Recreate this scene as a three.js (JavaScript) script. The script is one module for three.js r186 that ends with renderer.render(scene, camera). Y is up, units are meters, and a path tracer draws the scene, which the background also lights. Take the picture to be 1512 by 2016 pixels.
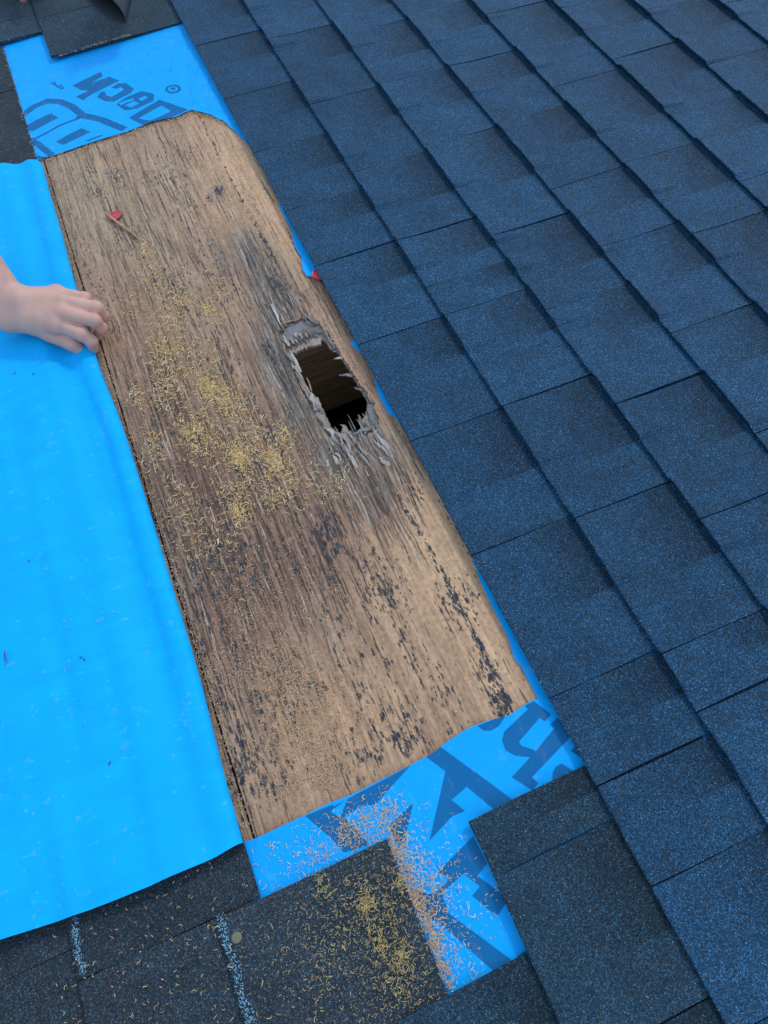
import * as THREE from 'three';
import { MarchingCubes } from 'three/addons/objects/MarchingCubes.js';
import { TessellateModifier } from 'three/addons/modifiers/TessellateModifier.js';
import { mergeGeometries } from 'three/addons/utils/BufferGeometryUtils.js';

// ---------------------------------------------------------------- frame of the roof
// roof coordinates: u along the courses, v up the slope, n out of the roof (metres)
const PITCH = 24 * Math.PI / 180, SP = Math.sin(PITCH), CP = Math.cos(PITCH), ROOF_Y = 4.2;
const QM = new THREE.Matrix4().makeBasis(new THREE.Vector3(1, 0, 0), new THREE.Vector3(0, SP, -CP), new THREE.Vector3(0, CP, SP));
const Q = new THREE.Quaternion().setFromRotationMatrix(QM);
const W = (u, v, n) => new THREE.Vector3(u, v, n).applyQuaternion(Q).add(new THREE.Vector3(0, ROOF_Y, 0));
// ---------------------------------------------------------------- camera
const F = 1450, CAM = [0, -0.06543275, 0.86118081];
const CX = [0.39170727, 0.91769581, -0.06633113], CY = [0.79560039, -0.37403856, -0.47656603], CZ = [-0.46215305, 0.13390131, -0.87663276];
const scene = new THREE.Scene();
const camera = new THREE.PerspectiveCamera(2 * Math.atan(1008 / F) * 180 / Math.PI, 0.75, 0.02, 400);
camera.position.copy(W(...CAM));
camera.quaternion.setFromRotationMatrix(new THREE.Matrix4().makeBasis(
  new THREE.Vector3(...CX).applyQuaternion(Q), new THREE.Vector3(...CY).negate().applyQuaternion(Q), new THREE.Vector3(...CZ).negate().applyQuaternion(Q)));
// a photo pixel gives a direction; the height n above the roof plane fixes the place
function px(x, y, n = 0) {
  const a = (x - 756) / F, b = (y - 1008) / F;
  const d = [0, 1, 2].map(i => a * CX[i] + b * CY[i] + CZ[i]);
  const s = (n - CAM[2]) / d[2];
  return [CAM[0] + s * d[0], CAM[1] + s * d[1], n];
}
// ---------------------------------------------------------------- sky, sun, exposure
const lerp = (a, b, t) => a + (b - a) * t;
{
  const w = 128, h = 64, d = new Float32Array(w * h * 4);
  for (let j = 0; j < h; j++) for (let i = 0; i < w; i++) {
    const el = ((j + 0.5) / h - 0.5) * Math.PI, s = Math.max(0, Math.sin(el)), k = (j * w + i) * 4;
    const t = el < 0 ? 0 : Math.pow(s, 0.6), g = el < 0 ? 0.6 : 1;   // clear sky: paler and brighter towards the horizon
    d[k] = g * lerp(0.98, 0.50, t); d[k + 1] = g * lerp(1.20, 0.77, t); d[k + 2] = g * lerp(1.50, 1.16, t); d[k + 3] = 1;
  }
  const sky = new THREE.DataTexture(d, w, h, THREE.RGBAFormat, THREE.FloatType);
  sky.mapping = THREE.EquirectangularReflectionMapping; sky.magFilter = THREE.LinearFilter; sky.needsUpdate = true;
  scene.background = sky; scene.environment = sky;
}
const sun = new THREE.DirectionalLight(new THREE.Color(1.0, 0.92, 0.80), 1.35);
{
  const dir = new THREE.Vector3(-0.45, 0.75, 0.85).applyQuaternion(Q).normalize();
  sun.position.copy(W(-0.7, 0.2, 0)).addScaledVector(dir, 20);
  sun.target.position.copy(W(-0.7, 0.2, 0));
  sun.castShadow = true; sun.shadow.radius = 20; sun.shadow.mapSize.set(4096, 4096);
  Object.assign(sun.shadow.camera, { left: -2.5, right: 2.5, top: 2.5, bottom: -2.5, near: 1, far: 40 });
  scene.add(sun, sun.target);
}
const renderer = new THREE.WebGLRenderer({ antialias: true });
renderer.toneMapping = THREE.LinearToneMapping;
renderer.toneMappingExposure = 0.94;
renderer.shadowMap.enabled = true;

// ---------------------------------------------------------------- helpers
function rng(a) { return () => { a |= 0; a = a + 0x6D2B79F5 | 0; let t = Math.imul(a ^ a >>> 15, 1 | a); t = t + Math.imul(t ^ t >>> 7, 61 | t) ^ t; return ((t ^ t >>> 14) >>> 0) / 4294967296; }; }
const R = rng(20240611);
const rr = (a, b) => a + (b - a) * R();
function hash(x, y, s) { let h = Math.imul(x, 374761393) ^ Math.imul(y, 668265263) ^ Math.imul(s, 1442695041); h = Math.imul(h ^ h >>> 13, 1274126177); return ((h ^ h >>> 16) >>> 0) / 4294967296; }
function vn(x, y, s = 1) {
  const xi = Math.floor(x), yi = Math.floor(y); let fx = x - xi, fy = y - yi; fx = fx * fx * (3 - 2 * fx); fy = fy * fy * (3 - 2 * fy);
  const a = hash(xi, yi, s), b = hash(xi + 1, yi, s), c = hash(xi, yi + 1, s), d = hash(xi + 1, yi + 1, s);
  return a + (b - a) * fx + (c - a) * fy + (a - b - c + d) * fx * fy;
}
const fbm = (x, y, s) => (vn(x, y, s) * 0.55 + vn(x * 2.1, y * 2.1, s + 7) * 0.28 + vn(x * 4.3, y * 4.3, s + 13) * 0.17);
const clamp = (x, a = 0, b = 1) => Math.min(b, Math.max(a, x));
const sstep = (a, b, x) => { const t = clamp((x - a) / (b - a)); return t * t * (3 - 2 * t); };
const used = {};
function numbered(n) { const k = used[n] = (used[n] ?? -1) + 1; return k ? `${n}_${String(k).padStart(3, '0')}` : n; }
function shade(o) { o.castShadow = true; o.receiveShadow = true; return o; }
// a thing: a Group standing at its base on the roof, its children in roof coordinates relative to that base
function thing(name, label, category, anchor = [0, 0, 0], group) {
  const o = new THREE.Group(); o.name = numbered(name);
  o.position.copy(W(...anchor)); o.quaternion.copy(Q);
  o.userData = { label, category }; if (group) o.userData.group = group;
  o.anchor = anchor; scene.add(o); return o;
}
function part(name, geo, mat, parent, rel = true) {
  const a = parent.anchor; if (rel && a) geo.translate(-a[0], -a[1], -a[2]);
  const m = shade(new THREE.Mesh(geo, mat)); m.name = name; parent.add(m); return m;
}
function soup(pos, uv, col) {
  const g = new THREE.BufferGeometry();
  g.setAttribute('position', new THREE.Float32BufferAttribute(pos, 3));
  if (uv) g.setAttribute('uv', new THREE.Float32BufferAttribute(uv, 2));
  if (col) g.setAttribute('color', new THREE.Float32BufferAttribute(col, 3));
  g.computeVertexNormals(); return g;
}
function dataTex(data, w, h, srgb, wrap = THREE.RepeatWrapping) {
  const t = new THREE.DataTexture(data, w, h, THREE.RGBAFormat);
  t.wrapS = t.wrapT = wrap; t.magFilter = THREE.LinearFilter; t.minFilter = THREE.LinearMipmapLinearFilter; t.generateMipmaps = true;
  if (srgb) t.colorSpace = THREE.SRGBColorSpace; t.needsUpdate = true; return t;
}
const polyDist = (pl, x, y) => {
  let m = 1e9;
  for (let i = 0; i + 1 < pl.length; i++) {
    const [ax, ay] = pl[i], [bx, by] = pl[i + 1], dx = bx - ax, dy = by - ay, t = clamp(((x - ax) * dx + (y - ay) * dy) / (dx * dx + dy * dy));
    m = Math.min(m, Math.hypot(x - ax - t * dx, y - ay - t * dy));
  }
  return m;
};

// ---------------------------------------------------------------- heights of the build-up (n)
const EXP = 0.143;                       // exposure of a course
const DECK = -0.0135, SHEET = -0.0126;   // bare plywood, underlayment
const LOW = -0.0118, MID = -0.0058, TOP = 0.0002;

// ---------------------------------------------------------------- materials
// asphalt shingle: mineral granules, two printed blends (plain and the darker band of the laminate)
const GW = 2048, GH = 1152, GM = 0.8 / GW;   // 0.39 mm a texel
function granules() {
  const c = new Uint8Array(GW * GH * 4), b = new Uint8Array(GW * GH * 4), cell = 2.4;
  const nx = Math.round(GW / cell), ny = Math.round(GH / cell), cw = GW / nx, ch = GH / ny;
  const jx = new Float32Array(nx * ny), jy = new Float32Array(nx * ny), val = new Float32Array(nx * ny), hue = new Float32Array(nx * ny);
  for (let j = 0; j < ny; j++) for (let i = 0; i < nx; i++) {
    const k = j * nx + i; jx[k] = R(); jy[k] = R();
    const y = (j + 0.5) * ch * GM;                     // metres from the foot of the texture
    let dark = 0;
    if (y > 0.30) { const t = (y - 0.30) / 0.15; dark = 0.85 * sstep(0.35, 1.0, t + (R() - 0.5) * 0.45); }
    const blotch = fbm(i * 0.035, j * 0.035, 5) - 0.5;
    let r = R();
    let v = r < 0.58 ? 0.10 + 0.18 * R() : r < 0.92 ? 0.26 + 0.32 * R() : 0.62 + 0.6 * R();
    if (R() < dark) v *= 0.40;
    val[k] = v * (1 + 0.5 * blotch); hue[k] = R();
  }
  for (let y = 0; y < GH; y++) for (let x = 0; x < GW; x++) {
    const ci = Math.floor(x / cw), cj = Math.floor(y / ch); let d1 = 9, d2 = 9, bk = 0;
    for (let dj = -1; dj <= 1; dj++) for (let di = -1; di <= 1; di++) {
      const i = (ci + di + nx) % nx, j = (cj + dj + ny) % ny, k = j * nx + i;
      const d = Math.hypot(ci + di + jx[k] - x / cw, cj + dj + jy[k] - y / ch);
      if (d < d1) { d2 = d1; d1 = d; bk = k; } else if (d < d2) d2 = d;
    }
    const edge = clamp((d2 - d1) * 3), v = val[bk], h = hue[bk], o = (y * GW + x) * 4;
    const k = Math.max(0.03, v * (0.45 + 0.55 * edge));
    const lin = h < 0.12 ? [0.15 * k, 0.31 * k, 0.45 * k] : [0.040 * k, 0.215 * k, 0.44 * k];
    for (let q = 0; q < 3; q++) c[o + q] = 255 * Math.pow(clamp(lin[q]), 1 / 2.2);
    c[o + 3] = 255;
    b[o] = b[o + 1] = b[o + 2] = 255 * clamp((1 - d1 * 0.8) * (0.35 + 0.65 * hash(bk, 3, 9))); b[o + 3] = 255;
  }
  return [dataTex(c, GW, GH, true), dataTex(b, GW, GH, false)];
}
const [granMap, granBump] = granules();
const shingleMat = new THREE.MeshPhysicalMaterial({ map: granMap, bumpMap: granBump, bumpScale: 0.0009, roughness: 0.6, specularIntensity: 0.3, vertexColors: true });

// ---------------------------------------------------------------- the roof
const roof = thing('shingle_roof', 'dark blue grey shingle roof with a strip of bare plywood deck', 'roof', [-0.7, 0.1, LOW]);

const TINTS = {};
function shingle(u0, u1, row, o = {}) {
  const v0 = row * EXP + (o.dv ?? 0), vt = o.vt ?? v0 + EXP, head = o.head ?? vt + EXP - 0.006, hn = o.hn ?? LOW + 0.0003, gap = o.gap ?? 0.0011;
  u0 += gap; u1 -= gap;
  const mid = o.mid ?? lerp(u0, u1, rr(0.42, 0.66)), thick = o.thick ?? [];
  const lift = u => { let m = 0; for (const [a, b] of thick) m = Math.max(m, sstep(a - 0.004, a + 0.004, u) * (1 - sstep(b - 0.004, b + 0.004, u))); return m * 0.0040; };
  const us = [u0]; const nseg = Math.max(3, Math.round((u1 - u0) / 0.018)); for (let i = 1; i < nseg; i++) us.push(lerp(u0, u1, i / nseg));
  for (const e of [mid, ...thick.flat().flatMap(a => [a - 0.004, a, a + 0.004])]) if (e > u0 + 0.001 && e < u1 - 0.001) us.push(e);
  us.push(u1); us.sort((a, b) => a - b);
  const seed = Math.floor(R() * 1e6), ox = R(), tint = o.tint ?? [1, 1, 1], br = rr(0.9, 1.1), skew = rr(-0.002, 0.002), bow = o.bow ?? rr(-0.0012, 0.0012);
  const pos = [], uv = [], col = [];
  const jag = u => (vn(u * 90, 0, seed) - 0.5) * 0.0013 + (vn(u * 420, 3, seed) - 0.5) * 0.0012;
  const prof = u => {
    const l = lift(u), j = jag(u), wv = (vn(u * 14, 1, seed) - 0.5) * 0.0007;
    return [[v0 + j + 0.0035, MID + 0.0003 + (o.drop ?? 0)], [v0 + j, TOP + l + wv * 0.6 - 0.0008], [v0 + j + 0.0015, TOP + l + wv], [lerp(v0, vt, 0.4), lerp(TOP, MID, 0.4) + l * 0.12 + wv], [vt, MID], [head, hn], [head, LOW]];
  };
  const shift = (u, v) => u + skew * (v - v0) / EXP * (u - u0 < 0.05 || u1 - u < 0.05 ? 1 : 1) + bow * Math.sin(Math.PI * clamp((v - v0) / EXP));
  function tri(a, b, c, kind, um) {
    for (const p of [a, b, c]) {
      pos.push(shift(p[0], p[1]), p[1], p[2]);
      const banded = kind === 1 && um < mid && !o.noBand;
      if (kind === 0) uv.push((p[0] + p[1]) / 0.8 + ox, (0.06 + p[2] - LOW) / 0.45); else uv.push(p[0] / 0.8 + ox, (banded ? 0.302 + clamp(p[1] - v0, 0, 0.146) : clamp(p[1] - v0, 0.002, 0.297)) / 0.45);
      const f = br; col.push(f * tint[0], f * tint[1], f * tint[2]);
    }
  }
  for (let i = 0; i + 1 < us.length; i++) {
    const A = prof(us[i] + 1e-5), B = prof(us[i + 1] - 1e-5), um = (us[i] + us[i + 1]) / 2;
    for (let r = 0; r + 1 < A.length; r++) {
      const a = [us[i], ...A[r]], b = [us[i + 1], ...B[r]], c = [us[i + 1], ...B[r + 1]], d = [us[i], ...A[r + 1]];
      const k = r === 0 || r === 5 ? 0 : (r === 4 ? 2 : 1);
      tri(a, b, c, k, um); tri(a, c, d, k, um);
    }
  }
  for (const [u, s] of [[u0, 1], [u1, -1]]) {
    const P = prof(u); const base = [u, v0, LOW];
    for (let r = 1; r + 1 < P.length; r++) {
      const a = [u, ...P[r]], b = [u, ...P[r + 1]], c = [u, P[r + 1][0], LOW], d = [u, P[r][0], Math.min(P[r][1], P[0][1])];
      const q = r <= 3 ? [a, b, [u, P[r + 1][0], lerp(MID, LOW, clamp((P[r + 1][0] - v0) / EXP)) + 0.0003], [u, P[r][0], lerp(MID, LOW, clamp((P[r][0] - v0) / EXP)) + 0.0003]] : [a, b, c, [u, P[r][0], LOW]];
      if (s > 0) { tri(q[0], q[1], q[2], 0, u); tri(q[0], q[2], q[3], 0, u); } else { tri(q[0], q[2], q[1], 0, u); tri(q[0], q[3], q[2], 0, u); }
    }
  }
  return part('shingle', soup(pos, uv, col), shingleMat, roof);
}
const SEAMS = {
  1: [-2.62, -2.44, -2.24, -2.04, -1.84, -1.644, -1.438, -1.252, -1.074, -0.925, -0.738, -0.542, -0.348, -0.147, -0.042, 0.064, 0.20, 0.40, 0.6],
  2: [-2.6, -2.4, -2.2, -2.0, -1.80, -1.585, -1.337, -1.113, -0.914, -0.80, -0.730, -0.538, -0.338, -0.139, -0.066, 0.12, 0.32, 0.5],
  3: [-2.5, -2.3, -2.1, -1.91, -1.72, -1.523, -1.327, -1.113, -0.853, -0.670, -0.472, -0.27, -0.07, 0.13, 0.33],
  4: [-2.5, -2.31, -2.1, -1.92, -1.73, -1.525, -1.313, -1.112, -0.910, -0.750, -0.55, -0.35, -0.15, 0.05, 0.25],
  5: [-2.46, -2.26, -2.06, -1.86, -1.65, -1.437, -1.160, -0.909, -0.709, -0.5, -0.3, -0.1, 0.1],
  6: [-2.38, -2.18, -1.98, -1.78, -1.58, -1.381, -1.181, -0.987, -0.78, -0.58, -0.37, -0.17, 0.03],
  7: [-2.3, -2.1, -1.9, -1.7, -1.5, -1.29, -1.080, -0.88, -0.68, -0.47, -0.26, -0.06],
  8: [-2.25, -2.05, -1.84, -1.64, -1.43, -1.23, -1.03, -0.83, -0.62, -0.42, -0.2],
  9: [-2.2, -1.98, -1.78, -1.57, -1.37, -1.16, -0.97, -0.75, -0.55, -0.35],
  10: [-2.1, -1.9, -1.69, -1.48, -1.29, -1.08, -0.87, -0.66, -0.46],
  0: [-0.066, -0.006, 0.167, 0.37, 0.58],
  '-1': [0.068, 0.26, 0.46],
};
const TOPSEAMS = { '-1': [-2.62, -2.38, -2.16, -1.93, -1.766], '-2': [-2.6, -2.37, -2.14, -1.965, -1.884] };
const MIDS = { 1: { '-0.925': -0.843, '-0.738': -0.656, '-0.348': -0.238 }, 2: { '-0.73': -0.636, '-0.338': -0.224 }, 3: { '-1.523': -1.403, '-1.327': -1.214, '-1.113': -0.966, '-0.472': -0.363 } };
const midOf = {};
for (const k in SEAMS) {
  const s = SEAMS[k]; midOf[k] = [];
  for (let i = 0; i + 1 < s.length; i++) midOf[k].push(MIDS[k]?.[String(s[i])] ?? lerp(s[i], s[i + 1], rr(0.42, 0.66)));
}
for (const k in SEAMS) {
  const s = SEAMS[k], below = SEAMS[String(+k - 1)], mb = midOf[String(+k - 1)];
  for (let i = 0; i + 1 < s.length; i++) {
    const thick = []; if (below && +k > 1) for (let j = 0; j + 1 < below.length; j++) if (mb[j] > s[i] && below[j] < s[i + 1]) thick.push([below[j], mb[j]]);
    shingle(s[i], s[i + 1], +k, { mid: midOf[k][i], thick, tint: +k < 1 ? [1.15, 0.78, 0.64] : [1, 1, 1], gap: +k < 1 ? 0.0003 : 0.0008 });
  }
}
const GREY = [1.8, 0.70, 0.47];
for (const k in TOPSEAMS) { const s = TOPSEAMS[k]; for (let i = 0; i + 1 < s.length; i++) shingle(s[i], s[i + 1], +k, { tint: [1.5, 0.86, 0.64], noBand: true, hn: k === '-1' ? -0.0085 : undefined, head: k === '-1' ? 0.168 : undefined }); }
// the lower courses: bare headlaps where the course above has been taken off
for (const [a, b] of [[-0.0865, 0.11], [0.11, 0.31]]) shingle(a, b, -2, { tint: GREY, noBand: true, head: -0.0885, vt: -0.20, hn: -0.0088, dv: 0.004 });
for (const [a, b] of [[-2.3, -2.0], [-2.0, -1.7], [-1.7, -1.4], [-1.4, -1.1], [-1.1, -0.8], [-0.8, -0.5], [-0.5, -0.3], [-0.3, -0.088], [-0.088, 0.10], [0.10, 0.3]]) shingle(a, b, -3, { gap: 0.0009, tint: GREY, noBand: true, head: -0.234, vt: -0.29, hn: -0.0085 });
for (const k of [-4, -5, -6]) for (let i = 0; i < 9; i++) { const a = -2.2 + 0.297 * i + (k + 4) * 0.1 + 0.002; shingle(a, a + 0.297, k, { gap: 0.0004, tint: GREY, noBand: true }); }

// ---------------------------------------------------------------- plywood
const UW0 = -1.56, UW1 = -0.04, VW0 = -0.26, VW1 = 0.20, PW = 2048, PH = 640;
const HC = (x, y) => px(480 + x / 3.876, 440 + y / 3.876, DECK);   // points read off the enlarged hole
function woodTextures() {
  const T = new Float32Array(PW * PH * 3), B = new Float32Array(PW * PH);
  const du = (UW1 - UW0) / PW, dv = (VW1 - VW0) / PH;
  const hole = HC(640, 1150);
  const blobs = (list) => list.map(([x, y, ru, rv, w]) => { const p = px(x, y, DECK); return [p[0], p[1], ru, rv, w]; });
  const mask = (bl, u, v) => { let m = 0; for (const [a, b, ru, rv, w] of bl) { const d = ((u - a) / ru) ** 2 + ((v - b) / rv) ** 2; if (d < 4) m = Math.max(m, w * Math.exp(-d * 1.1)); } return m; };
  const TAN = blobs([[470, 330, 0.22, 0.07, 1], [520, 400, 0.2, 0.04, 1], [880, 1150, 0.2, 0.07, 1.1], [960, 1300, 0.14, 0.06, 1.1], [800, 1250, 0.16, 0.05, 0.8], [700, 1420, 0.08, 0.12, 0.7], [640, 1400, 0.1, 0.08, 0.6], [860, 1000, 0.1, 0.03, 0.8], [450, 400, 0.1, 0.05, 0.6]]);
  const GREYW = blobs([[180, 400, 0.22, 0.09, 1], [280, 450, 0.2, 0.09, 0.9], [330, 350, 0.2, 0.06, 0.7], [350, 600, 0.16, 0.08, 0.5]]);
  const PURP = blobs([[420, 950, 0.2, 0.13, 1], [330, 800, 0.2, 0.06, 0.8], [600, 950, 0.12, 0.06, 0.7], [460, 1130, 0.14, 0.12, 0.9], [620, 1080, 0.08, 0.05, 0.8], [740, 980, 0.06, 0.03, 0.9], [640, 560, 0.1, 0.02, 0.8], [700, 640, 0.14, 0.02, 0.9]]);
  const ROT = blobs([[530, 560, 0.10, 0.035, 1], [490, 500, 0.07, 0.025, 0.9], [545, 620, 0.06, 0.03, 1], [540, 700, 0.09, 0.03, 1], [590, 800, 0.08, 0.03, 1], [660, 890, 0.06, 0.04, 1], [760, 900, 0.05, 0.03, 0.9], [720, 960, 0.05, 0.03, 0.6], [440, 520, 0.05, 0.03, 0.5], [430, 380, 0.02, 0.012, 0.8], [640, 900, 0.05, 0.02, 0.8]]);
  const mix = (a, b, t) => { for (let q = 0; q < 3; q++) a[q] = lerp(a[q], b[q], t); };
  for (let j = 0; j < PH; j++) for (let i = 0; i < PW; i++) {
    const u = UW0 + (i + 0.5) * du, v = VW0 + (j + 0.5) * dv;
    const c = [0.45, 0.268, 0.172];
    const wob = (fbm(u * 3, v * 6, 21) - 0.5) * 0.008, vv = v + wob;
    mix(c, [0.50, 0.355, 0.235], clamp(mask(GREYW, u, v)) * 0.9);
    mix(c, [0.69, 0.425, 0.258], clamp(mask(TAN, u, v)) * 0.95);
    mix(c, [0.255, 0.130, 0.090], clamp(mask(PURP, u, v) * (0.6 + 0.8 * fbm(u * 12, vv * 30, 31))) * 0.9);
    const g1 = fbm(u * 4, vv * 70, 2), g2 = vn(u * 14, vv * 260, 3), g3 = vn(u * 30, vv * 620, 4), g4 = vn(u * 260, v * 330, 6);
    let k = 0.72 + 0.30 * g1 + 0.24 * (g2 - 0.5) + 0.34 * (g3 - 0.5) + 0.34 * (g4 - 0.5) + 0.16 * (fbm(u * 70, v * 90, 9) - 0.5) + 0.1;
    const rot = clamp(mask(ROT, u, v) * (0.5 + fbm(u * 20, vv * 60, 41)));
    mix(c, [0.20, 0.175, 0.155], rot * 0.85); 
    const pale = rot * sstep(0.60, 0.78, vn(u * 26, vv * 240, 44)); mix(c, [0.46, 0.45, 0.43], pale * 0.5);
    const fib = sstep(0.66, 0.80, vn(u * 9, vv * 420, 46)) * sstep(0.45, 0.65, fbm(u * 6, vv * 25, 47)); mix(c, [0.66, 0.54, 0.42], fib * 0.3);
    let h = 0.6 + 0.2 * fib + 0.25 * (g2 - 0.5) + 0.15 * (g3 - 0.5);
    // checks along the grain
    const worn = clamp(0.5 + mask(PURP, u, v) * 0.6 + mask(GREYW, u, v) * 0.25 + rot * 0.9 - mask(TAN, u, v) * 0.35);
    const ck = Math.abs(vn(u * 2.2, vv * 150, 51) - 0.5), ck2 = Math.abs(vn(u * 4, vv * 270 + 9, 52) - 0.5), on = sstep(0.48, 0.62, fbm(u * 7, vv * 40, 53) + worn * 0.22);
    const crack = Math.max((1 - sstep(0.0, 0.075, ck)) * on, (1 - sstep(0, 0.07, ck2)) * on * sstep(0.42, 0.6, fbm(u * 11, vv * 55, 54) + worn * 0.12)) * worn;
    k *= 1 - 0.45 * crack; h -= 0.55 * crack + rot * 0.25 * vn(u * 40, vv * 300, 55);
    const o = (j * PW + i) * 3; T[o] = c[0] * k * 0.86; T[o + 1] = c[1] * k * 0.82; T[o + 2] = c[2] * k * 0.74; B[j * PW + i] = h;
  }
  // mould specks, each with its own ragged outline
  const speck = (u, v, lu, lv, a, tone = [0.022, 0.026, 0.032]) => {
    lu *= 0.82; lv *= 0.76; a = Math.min(1, a * rr(0.95, 1.3));
    const ci = (u - UW0) / du, cj = (v - VW0) / dv, ri = lu / du, rj = lv / dv, s = Math.floor(R() * 1e6);
    for (let j = Math.floor(cj - rj * 1.6); j <= cj + rj * 1.6; j++) for (let i = Math.floor(ci - ri * 1.6); i <= ci + ri * 1.6; i++) {
      if (i < 0 || j < 0 || i >= PW || j >= PH) continue;
      const x = (i - ci) / ri, y = (j - cj) / rj, d = Math.hypot(x, y) + (vn(i * 0.45, j * 0.8, s) - 0.5) * 1.3;
      const m = (1 - sstep(0.62, 0.95, d)) * a; if (m <= 0) continue;
      const o = (j * PW + i) * 3; for (let q = 0; q < 3; q++) T[o + q] = lerp(T[o + q], tone[q], m);
      B[j * PW + i] += 0.08 * m;
    }
  };
  // checks: fine splits that follow the grain
  const stroke = (u, v, len, wd, a, tone) => {
    let y = v, sl = rr(-0.012, 0.012); const n = Math.ceil(len / du), ph = R() * 99;
    for (let i = 0; i < n; i++) {
      const t = i / n, x = Math.round((u - UW0) / du) + i; if (x < 0 || x >= PW) continue;
      y += sl * du + (vn(x * 0.06, ph, 61) - 0.5) * 0.00022;
      const ww = wd * Math.sin(Math.PI * Math.min(1, t * 1.02)) ** 0.5 * (0.5 + vn(x * 0.2, ph, 62)) / dv, cj = (y - VW0) / dv;
      if (vn(x * 0.09, ph, 63) < 0.18) continue;
      for (let j = Math.floor(cj - ww - 1); j <= cj + ww + 1; j++) { if (j < 0 || j >= PH) continue; const m = clamp(ww + 0.5 - Math.abs(j + 0.5 - cj)) * a; if (m <= 0) continue; const o = (j * PW + x) * 3; for (let q = 0; q < 3; q++) T[o + q] = lerp(T[o + q], tone[q], m); B[j * PW + x] -= (tone[0] < 0.2 ? 0.5 : -0.12) * m; }
    }
  };
  for (let i = 0, n = 0; i < 30000 && n < 3300; i++) {
    const u = rr(UW0, UW1 - 0.02), v = rr(-0.23, 0.16), w = clamp(0.12 + mask(PURP, u, v) * 0.9 + mask(ROT, u, v) * 1.2 + mask(GREYW, u, v) * 0.3 - mask(TAN, u, v) * 0.25, 0.05, 1.3) * (0.3 + 1.1 * fbm(u * 6, v * 22, 64));
    if (R() > w) continue; n++;
    const big = R() ** 3; stroke(u, v, rr(0.008, 0.03) + 0.07 * big, 0.00026 + 0.0006 * big, rr(0.6, 1), R() < 0.91 ? [0.035, 0.026, 0.022] : [0.58, 0.47, 0.36]);
  }
  const P = (x, y) => px(x, y, DECK);
  const cluster = (x, y, su, sv, n, l = 0.0022, a = 0.9) => { const c = P(x, y); for (let i = 0; i < n; i++) { const g = () => (R() + R() + R() - 1.5) / 1.1; const s = l * rr(0.4, 1.3); speck(c[0] + g() * su, c[1] + g() * sv, s * rr(1.0, 2.4), s * rr(0.45, 0.8), a * rr(0.6, 1)); } };
  const along = (pl, n, spread, l = 0.003) => { for (let i = 0; i < n; i++) { const t = R() * (pl.length - 1), k = Math.floor(t), f = t - k, a = P(...pl[k]), b = P(...pl[k + 1]); const s = l * rr(0.4, 1.3); speck(lerp(a[0], b[0], f) + rr(-1, 1) * spread, lerp(a[1], b[1], f) + rr(-1, 1) * spread * 0.8, s * rr(1.2, 3), s * rr(0.4, 0.8), rr(0.55, 0.95)); } };
  along([[393, 228], [430, 305], [475, 395], [520, 475], [548, 525]], 150, 0.0035, 0.0026);
  along([[780, 975], [830, 1055], [880, 1150], [925, 1235], [965, 1310], [1002, 1395]], 210, 0.0042, 0.0026);
  along([[700, 1050], [740, 1150], [800, 1260], [860, 1350], [900, 1430]], 110, 0.02, 0.003);
  along([[860, 985], [900, 1040], [935, 1110], [1000, 1230]], 60, 0.006, 0.0016);
  along([[280, 720], [330, 860], [400, 1100], [500, 1430], [560, 1580]], 200, 0.03, 0.003);
  along([[330, 1030], [380, 1200], [430, 1340], [480, 1500]], 110, 0.014, 0.0034);
  along([[330, 540], [420, 700], [520, 900], [620, 1100], [760, 1380], [800, 1450]], 420, 0.04, 0.0032);
  along([[140, 420], [190, 560], [230, 660]], 140, 0.012, 0.0018);
  along([[310, 290], [360, 400], [420, 520], [470, 620]], 200, 0.035, 0.0024);
  cluster(430, 375, 0.014, 0.010, 90, 0.0022); cluster(410, 392, 0.016, 0.01, 40, 0.002);
  cluster(195, 375, 0.03, 0.02, 110, 0.0018); cluster(230, 350, 0.04, 0.012, 80, 0.0022); cluster(165, 350, 0.05, 0.02, 130, 0.0013); cluster(285, 345, 0.02, 0.012, 60, 0.0013);
  cluster(250, 470, 0.05, 0.03, 120, 0.0018); cluster(350, 560, 0.05, 0.03, 120, 0.0022); cluster(370, 300, 0.03, 0.02, 90, 0.0014); cluster(480, 380, 0.06, 0.03, 80, 0.0012);
  cluster(985, 1385, 0.020, 0.011, 60, 0.0034); cluster(900, 1180, 0.04, 0.03, 120, 0.0026); cluster(960, 1320, 0.03, 0.015, 60, 0.0028); cluster(760, 1160, 0.06, 0.04, 130, 0.0028);
  cluster(650, 1050, 0.05, 0.03, 90, 0.004); cluster(440, 1100, 0.08, 0.05, 150, 0.004); cluster(560, 1380, 0.08, 0.06, 120, 0.004); cluster(480, 1530, 0.05, 0.04, 60, 0.0045); cluster(720, 1480, 0.04, 0.04, 70, 0.0035);
  cluster(530, 690, 0.03, 0.008, 60, 0.003, 0.8); cluster(600, 640, 0.03, 0.02, 60, 0.003, 0.7); cluster(690, 880, 0.03, 0.02, 50, 0.003, 0.7); cluster(550, 560, 0.05, 0.02, 120, 0.003, 0.6); cluster(820, 960, 0.03, 0.012, 40, 0.002);
  for (let i = 0; i < 2600; i++) { const u = rr(UW0, UW1), v = rr(-0.22, 0.14); if (fbm(u * 7, v * 18, 66) < 0.47) continue; speck(u, v, rr(0.0008, 0.0034), rr(0.0004, 0.0012), rr(0.3, 0.85)); }
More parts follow.
